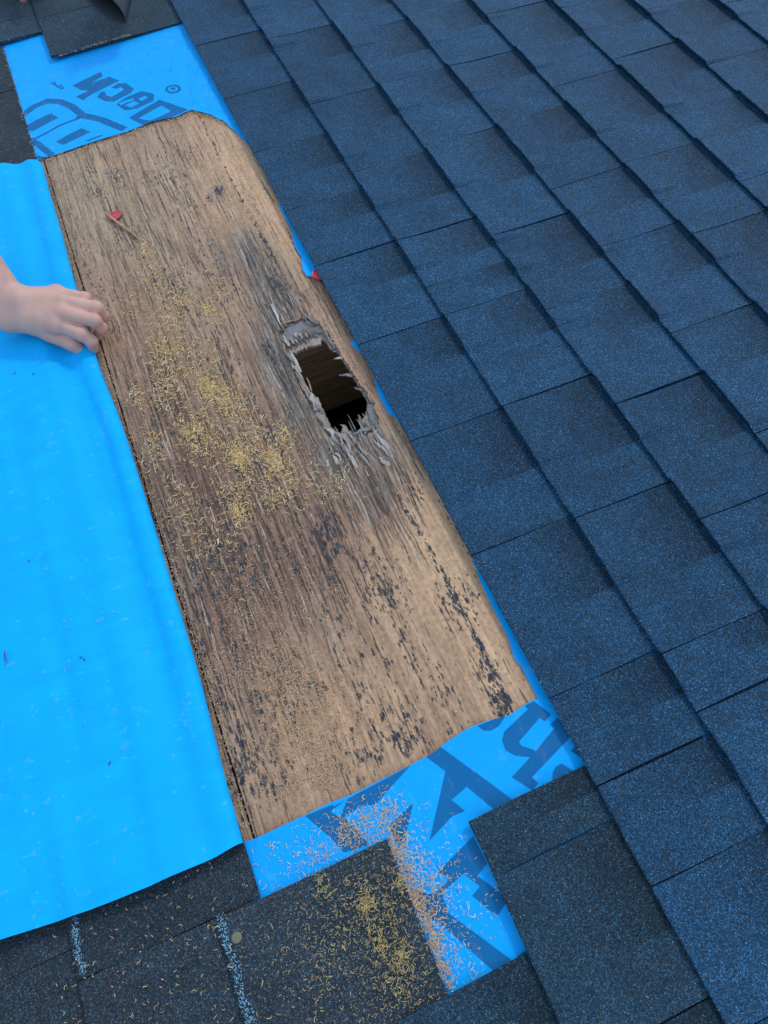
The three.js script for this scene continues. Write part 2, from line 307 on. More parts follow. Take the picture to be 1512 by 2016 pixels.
  // pencil / chalk marks and cross checks
  const mark = (a, b, w, al) => { const p = P(...a), q = P(...b), n = Math.ceil(Math.hypot(q[0] - p[0], q[1] - p[1]) / 0.0008); for (let i = 0; i < n; i++) if (R() < 0.8) speck(lerp(p[0], q[0], i / n), lerp(p[1], q[1], i / n) + rr(-1, 1) * 0.0003, w, w, al * rr(0.4, 1)); };
  mark([595, 572], [635, 560], 0.0008, 0.9); mark([655, 665], [690, 658], 0.0007, 0.7); mark([685, 715], [715, 710], 0.0006, 0.7); mark([425, 1325], [570, 1312], 0.0008, 0.7); mark([540, 1312], [640, 1316], 0.0006, 0.5);
  mark([420, 1432], [540, 1422], 0.0007, 0.6); mark([530, 1553], [640, 1525], 0.0012, 0.75); mark([960, 1275], [1010, 1240], 0.0005, 0.5); mark([1000, 1345], [1030, 1338], 0.0006, 0.6); mark([425, 271], [460, 272], 0.0007, 0.6); mark([375, 302], [470, 305], 0.0005, 0.5); mark([440, 383], [470, 378], 0.0007, 0.6); mark([112, 430], [145, 420], 0.0008, 0.4); mark([115, 448], [150, 440], 0.0008, 0.4); mark([275, 362], [300, 355], 0.0012, 0.7); mark([450, 1240], [530, 1232], 0.0006, 0.4); mark([910, 1330], [1000, 1325], 0.0005, 0.4);
  const c8 = new Uint8Array(PW * PH * 4), b8 = new Uint8Array(PW * PH * 4);
  for (let i = 0; i < PW * PH; i++) { for (let q = 0; q < 3; q++) c8[i * 4 + q] = 255 * Math.pow(clamp(T[i * 3 + q]), 1 / 2.2); c8[i * 4 + 3] = b8[i * 4 + 3] = 255; b8[i * 4] = b8[i * 4 + 1] = b8[i * 4 + 2] = 255 * clamp(B[i]); }
  return [dataTex(c8, PW, PH, true), dataTex(b8, PW, PH, false)];
}
const [woodMap, woodBump] = woodTextures();
const woodMat = new THREE.MeshStandardMaterial({ map: woodMap, bumpMap: woodBump, bumpScale: 0.0016, roughness: 0.86 });
// plain timber for what is broken, raw or inside: grain runs along the texture's u
function grainTex(base, var_, seed) {
  const w = 512, h = 256, d = new Uint8Array(w * h * 4);
  for (let j = 0; j < h; j++) for (let i = 0; i < w; i++) {
    const k = 0.62 + 0.5 * vn(i * 0.012, j * 0.35, seed) + 0.28 * (vn(i * 0.05, j * 0.9, seed + 1) - 0.5) + 0.25 * (vn(i * 0.3, j * 0.5, seed + 2) - 0.5), o = (j * w + i) * 4, t = vn(i * 0.02, j * 0.05, seed + 3);
    for (let q = 0; q < 3; q++) d[o + q] = 255 * Math.pow(clamp(lerp(base[q], var_[q], t) * k), 1 / 2.2); d[o + 3] = 255;
  }
  return dataTex(d, w, h, true);
}
const plyMat = new THREE.MeshStandardMaterial({ map: grainTex([0.36, 0.245, 0.18], [0.42, 0.345, 0.285], 71), roughness: 0.9 });
const rotMat = new THREE.MeshStandardMaterial({ map: grainTex([0.17, 0.135, 0.115], [0.27, 0.25, 0.235], 81), roughness: 0.92 });
const paleMat = new THREE.MeshStandardMaterial({ map: grainTex([0.44, 0.32, 0.245], [0.54, 0.48, 0.43], 91), roughness: 0.9 });
const warmMat = new THREE.MeshStandardMaterial({ map: grainTex([0.40, 0.235, 0.14], [0.30, 0.20, 0.15], 95), roughness: 0.9 });
const rafterMat = new THREE.MeshStandardMaterial({ map: grainTex([0.80, 0.44, 0.22], [0.62, 0.32, 0.16], 97), roughness: 0.85 });

function jagPoly(pts, amp, step, seed) {   // splits the sides and frays them along the grain
  const out = [];
  for (let i = 0; i < pts.length; i++) {
    const a = pts[i], b = pts[(i + 1) % pts.length], L = Math.hypot(b[0] - a[0], b[1] - a[1]), n = Math.max(1, Math.round(L / step));
    const across = Math.abs(b[1] - a[1]) / (L + 1e-9);
    for (let k = 0; k < n; k++) { const t = k / n, r = hash(i, k, seed) - 0.5, r2 = hash(i, k, seed + 5) - 0.5; out.push([lerp(a[0], b[0], t) + r * amp * (0.5 + 2.2 * across), lerp(a[1], b[1], t) + r2 * amp * 0.5]); }
  }
  return out;
}
function slab(outer, hole, n0, n1, uvf) {
  const s = new THREE.Shape(outer.map(p => new THREE.Vector2(p[0], p[1])));
  if (hole) s.holes.push(new THREE.Path(hole.map(p => new THREE.Vector2(p[0], p[1]))));
  const g = new THREE.ExtrudeGeometry(s, { depth: n1 - n0, bevelEnabled: false, steps: 1 });
  g.translate(0, 0, n0);
  const p = g.attributes.position, uv = g.attributes.uv;
  for (let i = 0; i < p.count; i++) uv.setXY(i, ...uvf(p.getX(i), p.getY(i), p.getZ(i)));
  return g;
}
const woodUV = (u, v, n) => [(u - UW0) / (UW1 - UW0), (v - VW0) / (VW1 - VW0)];
const plainUV = (u, v, n) => [u * 3, v * 3 + n * 6];
const rect = (a, b, c, d) => [[a, c], [b, c], [b, d], [a, d]];
const GAPV = -0.2215;
// seam between the two plywood sheets, read off the photo
const veneerHole = jagPoly([[265, 850], [300, 800], [350, 752], [430, 745], [520, 735], [600, 785], [650, 840], [700, 930], [760, 1020], [830, 1130], [900, 1240], [960, 1310], [990, 1350], [985, 1400], [1040, 1480], [1005, 1560], [940, 1600], [900, 1665], [840, 1625], [770, 1650], [690, 1630], [640, 1600], [570, 1500], [510, 1400], [450, 1290], [390, 1150], [340, 1010], [300, 920]].map(p => HC(...p)), 0.0070, 0.0028, 11);
const coreHole = jagPoly([[330, 925], [450, 880], [600, 820], [640, 880], [690, 935], [780, 1060], [860, 1190], [930, 1300], [955, 1350], [935, 1400], [960, 1480], [905, 1560], [840, 1600], [800, 1590], [700, 1600], [655, 1560], [610, 1460], [545, 1330], [480, 1260], [430, 1150], [380, 1050]].map(p => HC(...p)), 0.0062, 0.0026, 23);
const innerHole = jagPoly([[360, 965], [480, 910], [620, 870], [650, 935], [705, 950], [790, 1080], [862, 1200], [930, 1310], [950, 1355], [925, 1420], [900, 1500], [890, 1580], [800, 1600], [720, 1580], [672, 1555], [625, 1450], [560, 1310], [490, 1250], [440, 1150], [400, 1050]].map(p => HC(...p)), 0.0042, 0.003, 37);
const V0 = VW0, VEN = 0.0035;
const deckMain = part('deck_panel', slab(rect(-2.75, 0.75, GAPV, 0.99), veneerHole, DECK - VEN, DECK, woodUV), woodMat, roof);
deckMain.userData.label = 'weathered bare plywood sheet with a rotted hole';
deckMain.anchor = roof.anchor;
part('inner_ply', slab(rect(-2.75, 0.75, GAPV, 0.99), coreHole, DECK - 2 * VEN, DECK - VEN - 0.0002, (u, v, n) => [v * 3, u * 4 + n * 6]), rotMat, deckMain);
part('inner_ply', slab(rect(-2.75, 0.75, GAPV, 0.99), innerHole, DECK - 3.4 * VEN, DECK - 2 * VEN - 0.0002, plainUV), plyMat, deckMain);
part('deck_panel', slab(rect(-2.75, 0.75, -0.90, GAPV - 0.0028), null, DECK - 3.4 * VEN, DECK, woodUV), woodMat, roof);
part('deck_panel', slab(rect(-2.75, 0.75, 0.993, 1.75), null, DECK - 3.4 * VEN, DECK, plainUV), plyMat, roof);

// broken fibres standing round the hole
function splinter(a, b, w, th, n0, n1, mat, bend = 0, name = 'splinter') {
  const p0 = HC(...a), p1 = HC(...b), d = [p1[0] - p0[0], p1[1] - p0[1]], L = Math.hypot(...d), dx = d[0] / L, dy = d[1] / L, seg = 5, pos = [], uv = [], ring = [];
  const s = Math.floor(R() * 1e6); w *= 0.62;
  for (let i = 0; i <= seg; i++) {
    const t = i / seg, ww = w * (t < 0.5 ? 1 : 1 - (t - 0.5) * 1.5) * (0.75 + 0.5 * hash(i, 1, s)), cx = p0[0] + dx * L * t + -dy * (hash(i, 2, s) - 0.5) * w * 0.5, cy = p0[1] + dy * L * t + dx * (hash(i, 2, s) - 0.5) * w * 0.5, n = lerp(n0, n1, t) + bend * Math.sin(Math.PI * t), hh = th * (1 - 0.7 * t);
    ring.push([[cx - dy * ww / 2, cy + dx * ww / 2, n], [cx + dy * ww / 2, cy - dx * ww / 2, n + hh * (hash(i, 4, s) - 0.4)], [cx + dy * ww * 0.4, cy - dx * ww * 0.4, n - hh], [cx - dy * ww * 0.4, cy + dx * ww * 0.4, n - hh]]);
  }
  const tri = (p, q, r) => { for (const k of [p, q, r]) { pos.push(...k); uv.push(k[0] * 5 + s * 0.001, k[1] * 9); } };
  for (let i = 0; i < seg; i++) for (let k = 0; k < 4; k++) { const A = ring[i], B = ring[i + 1], m = (k + 1) % 4; tri(A[k], A[m], B[m]); tri(A[k], B[m], B[k]); }
  for (const [q, f] of [[ring[0], 1], [ring[seg], -1]]) { f > 0 ? (tri(q[0], q[2], q[1]), tri(q[0], q[3], q[2])) : (tri(q[0], q[1], q[2]), tri(q[0], q[2], q[3])); }
  return part(name, soup(pos, uv), mat, deckMain);
}
const D0 = DECK;
for (const [a, b, w, th, n0, n1, m, bend] of [
  [[835, 1150], [722, 1138], 0.008, 0.003, D0 - 0.004, D0 - 0.006, rotMat, 0.002], [[900, 1262], [838, 1235], 0.006, 0.003, D0 - 0.004, D0 - 0.006, rotMat, 0.001],
  [[760, 1015], [685, 1022], 0.006, 0.002, D0 - 0.003, D0 - 0.004, paleMat, 0.001], [[720, 960], [680, 965], 0.004, 0.002, D0 - 0.003, D0 - 0.004, rotMat, 0],
  [[520, 1275], [485, 1185], 0.004, 0.002, D0 - 0.002, D0 + 0.004, warmMat, 0.001], [[790, 1610], [745, 1525], 0.012, 0.003, D0 - 0.004, D0 - 0.002, plyMat, 0.002],
  [[905, 1560], [872, 1455], 0.008, 0.002, D0 - 0.004, D0 - 0.001, rotMat, 0.002], [[945, 1545], [930, 1470], 0.004, 0.002, D0 - 0.003, D0, paleMat, 0.001],
  [[215, 620], [280, 770], 0.008, 0.0016, D0 + 0.0022, D0 + 0.0012, paleMat, 0.002], [[275, 770], [430, 742], 0.006, 0.0015, D0 + 0.001, D0 + 0.003, warmMat, 0.001],
  [[345, 935], [300, 860], 0.006, 0.002, D0 + 0.0005, D0 + 0.002, paleMat, 0.001], [[430, 1130], [350, 960], 0.007, 0.002, D0 - 0.001, D0 + 0.002, paleMat, 0.002],
  [[500, 1330], [430, 1170], 0.007, 0.002, D0 - 0.001, D0 + 0.0015, plyMat, 0.003], [[300, 920], [320, 1000], 0.005, 0.0015, D0 + 0.0015, D0 + 0.001, warmMat, 0.001],
  [[560, 1420], [505, 1290], 0.014, 0.002, D0 - 0.0005, D0 + 0.001, paleMat, 0.003], [[540, 1390], [600, 1420], 0.006, 0.0015, D0 + 0.001, D0 + 0.002, warmMat, 0.001],
  [[640, 1560], [560, 1440], 0.014, 0.002, D0 - 0.0005, D0 + 0.0015, plyMat, 0.003], [[690, 1610], [620, 1560], 0.010, 0.002, D0, D0 + 0.002, paleMat, 0.002],
  [[800, 1660], [700, 1590], 0.012, 0.002, D0, D0 + 0.001, plyMat, 0.003], [[1010, 1540], [830, 1610], 0.010, 0.003, D0 - 0.001, D0 + 0.001, rotMat, 0.002],
  [[1110, 1720], [1000, 1600], 0.009, 0.002, D0 + 0.0006, D0 + 0.002, paleMat, 0.003], [[1060, 1690], [990, 1600], 0.006, 0.002, D0 + 0.001, D0 + 0.002, rotMat, 0.002],
  [[1110, 1850], [1030, 1790], 0.010, 0.0015, D0 + 0.0005, D0 + 0.002, paleMat, 0.001], [[860, 1870], [770, 1700], 0.007, 0.0015, D0 + 0.0005, D0 + 0.0025, paleMat, 0.002],
  [[960, 1790], [880, 1700], 0.008, 0.0015, D0 + 0.0005, D0 + 0.002, plyMat, 0.003], [[720, 1830], [680, 1770], 0.009, 0.0012, D0 + 0.0005, D0 + 0.0015, paleMat, 0.001],
  [[640, 1720], [600, 1640], 0.008, 0.0012, D0 + 0.0005, D0 + 0.0015, rotMat, 0.001], [[950, 1930], [920, 1850], 0.006, 0.0012, D0 + 0.0005, D0 + 0.0015, plyMat, 0.001], [[880, 1830], [850, 1790], 0.005, 0.0012, D0 + 0.0008, D0 + 0.0015, warmMat, 0.001],
  [[1085, 1650], [970, 1480], 0.007, 0.002, D0 - 0.001, D0 + 0.002, rotMat, 0.002], [[985, 1300], [930, 1200], 0.006, 0.002, D0, D0 + 0.002, warmMat, 0.001], [[990, 1360], [940, 1310], 0.007, 0.003, D0 - 0.002, D0 + 0.001, warmMat, 0.001],
  [[380, 690], [330, 640], 0.006, 0.0012, D0 + 0.0006, D0 + 0.0015, rotMat, 0.001], [[560, 770], [440, 690], 0.008, 0.0015, D0 + 0.0004, D0 + 0.002, rotMat, 0.003], [[640, 850], [600, 800], 0.005, 0.002, D0 - 0.001, D0 + 0.0015, rotMat, 0.001], [[700, 940], [610, 830], 0.007, 0.002, D0 - 0.003, D0 - 0.001, rotMat, 0.002],
]) splinter(a, b, w, th, n0, n1, m, bend);
for (let i = 0; i < 46; i++) {   // short frayed ends along the upper and lower lip
  const low = i % 2, x = low ? rr(640, 1020) : rr(290, 620), y = low ? rr(1590, 1700) : 905 - (x - 290) * 0.36 + rr(-50, 10), l = rr(25, 80);
  splinter([x, y], low ? [x - l * 0.3 + rr(-10, 10), y - l * 0.7] : [x + l * 0.35 + rr(-10, 10), y + l * 0.6], rr(0.0025, 0.006), 0.0014, D0 - 0.001 * (1 - low), D0 + rr(-0.003, 0.002), [rotMat, plyMat, paleMat, rotMat][i % 4], 0.001);
}
for (let i = 0; i < 70; i++) {   // long loose fibres that follow the grain at the lower end and the left side
  const k = i % 5, x = k < 3 ? rr(660, 1060) : k === 3 ? rr(300, 620) : rr(180, 520), y = k < 3 ? 1590 + Math.abs(x - 830) * -0.15 + rr(-10, 190) : k === 3 ? 960 + (x - 300) * 1.9 + rr(-60, 10) : rr(480, 800), l = rr(50, 150), up = k < 3 && R() < 0.45 ? -1 : 1;
  splinter([x, y], [x + up * l * 0.5 + rr(-12, 12), y + up * l * 0.85], rr(0.002, 0.0052), 0.0012, D0 + rr(0.0003, 0.0012), D0 + rr(0.0005, 0.0035), [paleMat, rotMat, plyMat, warmMat, paleMat, rotMat][i % 6], rr(0, 0.002));
}
// rafters and the closed loft under the deck
const rafterTop = DECK - 3.4 * VEN - 0.0006;
const boxUV = (g, f) => { const p = g.attributes.position, q = g.attributes.uv; for (let i = 0; i < p.count; i++) q.setXY(i, ...f(p.getX(i), p.getY(i), p.getZ(i))); return g; };
for (const u of [-2.06, -1.655, -1.25, -0.838, -0.43, -0.02, 0.38]) {
  const g = new THREE.BoxGeometry(0.038, 2.6, 0.235); g.translate(u - 0.019, 0.42, rafterTop - 0.1175);
  part('rafter', boxUV(g, (a, b, c) => [b * 2.2, (a + c) * 2.5]), rafterMat, roof);
}
const dimMat = new THREE.MeshStandardMaterial({ color: new THREE.Color().setRGB(0.42, 0.36, 0.30), roughness: 0.95 });
for (const [w, l, h, u, v, n, nm] of [[3.5, 2.65, 0.05, -1, 0.425, -0.75, 'loft_floor'], [0.05, 2.65, 0.75, -2.775, 0.425, -0.37, 'gable_wall'], [0.05, 2.65, 0.75, 0.775, 0.425, -0.37, 'gable_wall'], [3.6, 0.05, 0.75, -1, -0.925, -0.37, 'eaves_wall'], [3.6, 0.05, 0.75, -1, 1.775, -0.37, 'eaves_wall']]) {
  const g = new THREE.BoxGeometry(w, l, h); g.translate(u, v, n); part(nm, g, dimMat, roof);
}
// nail heads driven into the deck and one brassy one in the lower shingle
const nailMat = new THREE.MeshStandardMaterial({ color: new THREE.Color().setRGB(0.26, 0.25, 0.23), metalness: 0.25, roughness: 0.6 });
const brassMat = new THREE.MeshStandardMaterial({ color: new THREE.Color().setRGB(0.20, 0.17, 0.09), metalness: 0.3, roughness: 0.5 });
function nail(x, y, n, r, mat) { const p = px(x, y, n), g = new THREE.LatheGeometry([[0, -0.006], [r * 0.35, -0.006], [r * 0.35, 0], [r, 0.0001], [r, 0.0008], [r * 0.8, 0.0013], [0, 0.0014]].map(a => new THREE.Vector2(...a)), 16); g.rotateX(Math.PI / 2); g.translate(...p); part('nail_head', g, mat, roof); }
for (const [x, y] of [[330, 326], [213, 339], [183, 337], [309, 546], [412, 480]]) nail(x, y, DECK, 0.0042, nailMat);
nail(466, 1846, -0.0012, 0.0055, brassMat);
// pale chalky grit left along two shingle edges
{
  const ico = new THREE.IcosahedronGeometry(1, 0), list = [], m = new THREE.Matrix4();
  const line = (a, b, n, w) => { for (let i = 0; i < n; i++) { const t = R(), g = (R() + R() - 1); const s = rr(0.0004, 0.0009); const u = lerp(a[0], b[0], t), v = lerp(a[1], b[1], t) + g * w + 0.0012 * Math.sin(u * 120); list.push([u, v, 0.0004 - 0.031 * Math.max(0, v + 0.28) * 0 + s * 0.3, s]); } };
  line([-0.088, -0.2765], [0.10, -0.2755], 620, 0.0062); line([-0.150, -0.4215], [-0.091, -0.4225], 190, 0.0052);
  const gs = list.map(([u, v, n, s]) => { const g = ico.clone(); g.scale(s, s * rr(0.7, 1.2), s * 0.7); g.rotateZ(R() * 6); g.translate(u, v, n); return g; });
  const mesh = part('chalk_grit', mergeGeometries(gs), new THREE.MeshStandardMaterial({ color: new THREE.Color().setRGB(0.17, 0.35, 0.47), roughness: 0.85 }), roof);
  mesh.userData.kind = 'stuff';
}

// ---------------------------------------------------------------- blue underlayment
const BLUE = [0.002, 0.385, 0.88];
function printCanvas(u0, u1, v0, v1, w, h, draw, weaveSeed) {
  const cv = document.createElement('canvas'); cv.width = w; cv.height = h; const g = cv.getContext('2d');
  g.fillStyle = '#000'; g.fillRect(0, 0, w, h); g.fillStyle = '#fff'; g.strokeStyle = '#fff'; g.lineJoin = 'round';
  const X = p => (p[0] - u0) / (u1 - u0) * w, Y = p => (p[1] - v0) / (v1 - v0) * h;
  const poly = (pts) => { g.beginPath(); pts.forEach((p, i) => { const q = px(p[0], p[1], SHEET); i ? g.lineTo(X(q), Y(q)) : g.moveTo(X(q), Y(q)); }); g.closePath(); g.fill(); };
  const erase = (pts) => { g.fillStyle = '#000'; poly(pts); g.fillStyle = '#fff'; };
  const line = (pts, wd) => { g.lineWidth = wd * w / (u1 - u0); g.beginPath(); pts.forEach((p, i) => { const q = px(p[0], p[1], SHEET); i ? g.lineTo(X(q), Y(q)) : g.moveTo(X(q), Y(q)); }); g.stroke(); };
  draw(poly, erase, line);
  const im = g.getImageData(0, 0, w, h).data, d = new Uint8Array(w * h * 4), b = new Uint8Array(w * h * 4);
  for (let y = 0; y < h; y++) for (let x = 0; x < w; x++) {
    const o = (y * w + x) * 4, ink = im[o] / 255, u = u0 + (x + 0.5) / w * (u1 - u0), v = v0 + (y + 0.5) / h * (v1 - v0);
    const wu = Math.sin((u + v) * 2500), wv = Math.sin((u - v) * 2500), weave = wu * wv;
    const a = ink * (0.80 + 0.14 * weave), n = 0.94 + 0.1 * fbm(u * 60, v * 60, weaveSeed);
    const scuff = sstep(0.66, 0.8, fbm(u * 90, v * 130, weaveSeed + 3)) * 0.10;
    const c = [lerp(BLUE[0], 0.004, a) + scuff * 0.25, lerp(BLUE[1], 0.080, a) + scuff * 0.1, lerp(BLUE[2], 0.215, a)];
    for (let q = 0; q < 3; q++) d[o + q] = 255 * Math.pow(clamp(c[q] * n), 1 / 2.2); d[o + 3] = 255;
    b[o] = b[o + 1] = b[o + 2] = 128 + 60 * weave + 40 * (vn(u * 300, v * 300, 8) - 0.5); b[o + 3] = 255;
  }
  return [dataTex(d, w, h, true, THREE.ClampToEdgeWrapping), dataTex(b, w, h, false, THREE.ClampToEdgeWrapping)];
}
const K5 = p => [440 + p[0] / 2.043, 1340 + p[1] / 2.043], K21 = p => [900 + p[0] / 3.78, 1200 + p[1] / 3.78], K0 = p => [p[0] / 5.04, p[1] / 5.04], K1 = p => [p[0] / 2.8, p[1] / 2.8];
const LO = [-0.9, 0.12, -0.30, 0.22], UP = [-2.1, -0.86, -0.30, 0.22];
const lowPrint = printCanvas(...LO, 2048, 1044, (poly, erase, line) => {
  poly([[500, 720], [570, 685], [700, 780], [655, 835], [612, 812], [460, 985], [480, 1015], [585, 1052], [722, 885], [690, 860], [745, 803], [800, 850], [835, 958], [556, 1250], [605, 1290], [560, 1348], [405, 1250], [540, 1102], [430, 1090], [360, 1050], [332, 975], [350, 910], [525, 745]].map(K21));
  poly([[150, 870], [372, 780], [310, 870], [255, 905], [200, 905]].map(K21));
  poly([[845, 1055], [885, 1005], [980, 1130], [940, 1112]].map(K21));
  poly([[710, 1300], [708, 1215], [735, 1170], [775, 1145], [890, 1215]].map(K21));
  poly([[865, 262], [1165, 480], [1092, 522], [978, 428], [918, 480], [972, 525], [920, 545], [828, 645], [892, 366], [800, 298]].map(K5));
  poly([[330, 545], [440, 500], [510, 575], [590, 660], [485, 692], [440, 640]].map(K5));
  poly([[420, 520], [755, 340], [610, 500], [560, 505], [480, 550]].map(K5));
  erase([[432, 528], [502, 474], [470, 548]].map(K5));
  poly([[765, 490], [722, 665], [690, 645], [668, 582]].map(K5));
  poly([[1005, 625], [1062, 735], [1022, 785], [1110, 850], [1145, 885], [1100, 948], [1000, 866], [1030, 828], [965, 777], [870, 862], [840, 866], [905, 802], [865, 765]].map(K5));
  poly([[775, 850], [880, 862], [905, 935], [1165, 1128], [1085, 1168], [860, 967], [770, 930]].map(K5));
  poly([[1160, 1128], [1215, 1082], [1235, 1130], [1170, 1140]].map(K5));
}, 61);
const upPrint = printCanvas(...UP, 2048, 859, (poly, erase, line) => {
  poly([[720, 855], [1000, 715], [1022, 760], [905, 828], [1085, 763], [1187, 805], [1130, 832], [870, 965], [830, 1000], [752, 965], [875, 905], [800, 897]].map(K0));
  poly([[1105, 872], [1170, 830], [1250, 828], [1332, 885], [1300, 930], [1130, 1015], [1050, 1012], [965, 968], [1000, 920], [1042, 913], [1060, 955], [1112, 966], [1232, 892], [1200, 866], [1150, 887]].map(K0));
  poly([[640, 578], [705, 535], [780, 505], [850, 520], [848, 558], [760, 602], [690, 612]].map(K1));
  erase([[690, 585], [740, 560], [770, 572], [722, 596]].map(K1)); erase([[762, 548], [800, 530], [818, 540], [780, 560]].map(K1)); erase([[655, 572], [735, 545], [742, 552], [668, 583]].map(K1));
  poly([[712, 652], [880, 552], [1045, 612], [860, 692], [800, 702]].map(K1)); erase([[765, 655], [890, 585], [945, 616], [832, 672]].map(K1));
  const ring = (cx, cy, a, b, k) => Array.from({ length: 28 }, (_, i) => { const t = i / 27 * 6.2832; return K1([cx + a * Math.cos(t) * k, cy + b * Math.sin(t) * k]); });
  line(ring(955, 495, 36, 20, 1), 0.006); poly(ring(955, 493, 14, 8, 1));
  line([[125, 640], [190, 590], [260, 560], [330, 562], [400, 592], [448, 632], [440, 655]].map(K1), 0.016);
  line([[175, 780], [330, 695], [445, 650]].map(K1), 0.006);
  line([[462, 640], [560, 662], [690, 718]].map(K1), 0.016);
  poly([[130, 700], [280, 628], [325, 650], [180, 728]].map(K1)); poly([[308, 785], [450, 708], [502, 730], [352, 803]].map(K1)); poly([[470, 782], [560, 745], [570, 752], [490, 785]].map(K1));
  line([[165, 775], [215, 800], [290, 862]].map(K1), 0.014); line([[205, 870], [260, 880]].map(K1), 0.008);
  line([[285, 460], [345, 495]].map(K1), 0.004); line([[300, 455], [320, 485], [335, 470], [355, 492]].map(K1), 0.003);
}, 62);
const sheetMat = ([m, b]) => new THREE.MeshPhysicalMaterial({ map: m, bumpMap: b, bumpScale: 0.00012, roughness: 0.55, specularIntensity: 0.2, side: THREE.DoubleSide });
const PS = (x, y) => px(x, y, SHEET).slice(0, 2);
const cutUp = [[78, 316], [130, 300], [190, 280], [250, 262], [300, 243], [350, 232], [378, 219], [410, 227], [440, 240], [465, 262], [490, 288]].map(p => PS(...p));
const sliverA = [[548, 400], [562, 432], [574, 452], [581, 488], [594, 508], [596, 532], [604, 545], [624, 550]].map(p => PS(...p));
const sliverB = [[700, 668], [690, 676], [697, 684], [720, 705], [735, 740], [746, 780], [766, 816], [775, 818], [790, 840], [815, 868], [838, 892]].map(p => PS(...p));
const cutLo = [[912, 1050], [930, 1100], [950, 1155], [972, 1200], [1000, 1255], [1012, 1296], [1027, 1315], [1058, 1376], [1040, 1384], [1002, 1409], [960, 1420], [922, 1434], [882, 1460], [850, 1485], [800, 1511], [740, 1541], [692, 1566], [650, 1581], [600, 1606], [560, 1625], [510, 1649], [476, 1660]].map(p => PS(...p));
const underlay = thing('underlayment_sheet', 'bright blue underlayment with dark printed lettering, cut away round the plywood', 'underlayment', [-0.9, 0.1, SHEET]);
function sheet(outline, box, print, cut) {
  const s = new THREE.ShapeGeometry(new THREE.Shape(outline.map(p => new THREE.Vector2(...p))));
  let g = new TessellateModifier(0.02, 9).modify(s.toNonIndexed());
  const p = g.attributes.position, uv = new Float32Array(p.count * 2);
  for (let i = 0; i < p.count; i++) {
    const u = p.getX(i), v = p.getY(i), d = polyDist(cut, u, v);
    const bare = sstep(-0.245, -0.225, v) * (1 - sstep(0.125, 0.142, v)) * (u < -1 ? sstep(-1.765, -1.74, u) + (1 - sstep(-0.155, -0.14, v)) * sstep(-1.88, -1.86, u) : (1 - sstep(-0.085, -0.07, u)));
    const q = clamp(bare);
    const rip = (fbm(u * 30, v * 30, 77) * 0.0022 + Math.max(0, Math.sin(u * 95 + v * 190 + 5 * fbm(u * 9, v * 9, 78))) * 0.0016 * sstep(0.02, 0.09, v) * (u < -1.3 ? 1 : 0.25)) * q;
    const curl = 0.0024 * Math.exp(-d / 0.010) * (0.3 + vn(u * 25, v * 25, 79)) * Math.max(q, v > 0.1 ? 0.6 : 0);
    p.setZ(i, SHEET + rip + curl);
    uv[i * 2] = (u - box[0]) / (box[1] - box[0]); uv[i * 2 + 1] = (v - box[2]) / (box[3] - box[2]);
  }
  g.setAttribute('uv', new THREE.BufferAttribute(uv, 2)); g.deleteAttribute('normal');
  g.computeVertexNormals();
  return part('membrane', g, sheetMat(print), underlay);
}
sheet([[-2.1, -0.244], [-1.43, -0.244], [-1.43, -0.236], ...cutUp, [-1.245, 0.17], [-1.12, 0.17], ...sliverA, [-0.88, 0.17], [-0.862, 0.30], [-2.1, 0.30]], UP, upPrint, [...cutUp, ...sliverA]).userData.label = 'membrane above the cut with upside down lettering';
sheet([[-0.86, 0.30], [-0.84, 0.17], [-0.77, 0.16], ...sliverB, [-0.50, 0.165], [-0.37, 0.165], ...cutLo, [-0.135, -0.243], [0.12, -0.243], [0.12, 0.30]], LO, lowPrint, [...sliverB, ...cutLo]).userData.label = 'membrane below the cut with big slanted letters';

// ---------------------------------------------------------------- the flap folded back over the lower shingles
const flap = thing('underlayment_flap', 'plain bright blue flap of underlayment folded back over the lower shingles', 'underlayment', [-0.8, -0.3, 0]);
const foldLine = [[70, 280], [80, 316], [97, 380], [118, 450], [136, 520], [152, 575], [181, 680], [201, 740], [226, 800], [251, 870], [276, 950], [301, 1030], [325, 1110], [346, 1180], [371, 1260], [396, 1350], [416, 1430], [441, 1530], [461, 1600], [476, 1657], [490, 1700]].map(p => px(p[0], p[1], 0.004));
const foldV = u => { for (let i = 0; i + 1 < foldLine.length; i++) if (u <= foldLine[i + 1][0] || i + 2 === foldLine.length) { const a = foldLine[i], b = foldLine[i + 1]; return lerp(a[1], b[1], clamp((u - a[0]) / (b[0] - a[0]))); } };
const interp = (tab, x) => { for (let i = 0; i + 1 < tab.length; i++) if (x <= tab[i + 1][0] || i + 2 === tab.length) return lerp(tab[i][1], tab[i + 1][1], (x - tab[i][0]) / (tab[i + 1][0] - tab[i][0])); };
const botTab = [[0, 1852], [60, 1832], [130, 1809], [220, 1777], [300, 1744], [370, 1712], [430, 1684], [476, 1657]].map(p => { const q = px(p[0], p[1], 0.010); return [q[1], q[0]]; });
const topTab = [[0, 331], [25, 322], [50, 316], [80, 316]].map(p => { const q = px(p[0], p[1], 0.008); return [q[1], q[0]]; });
const skin = [];
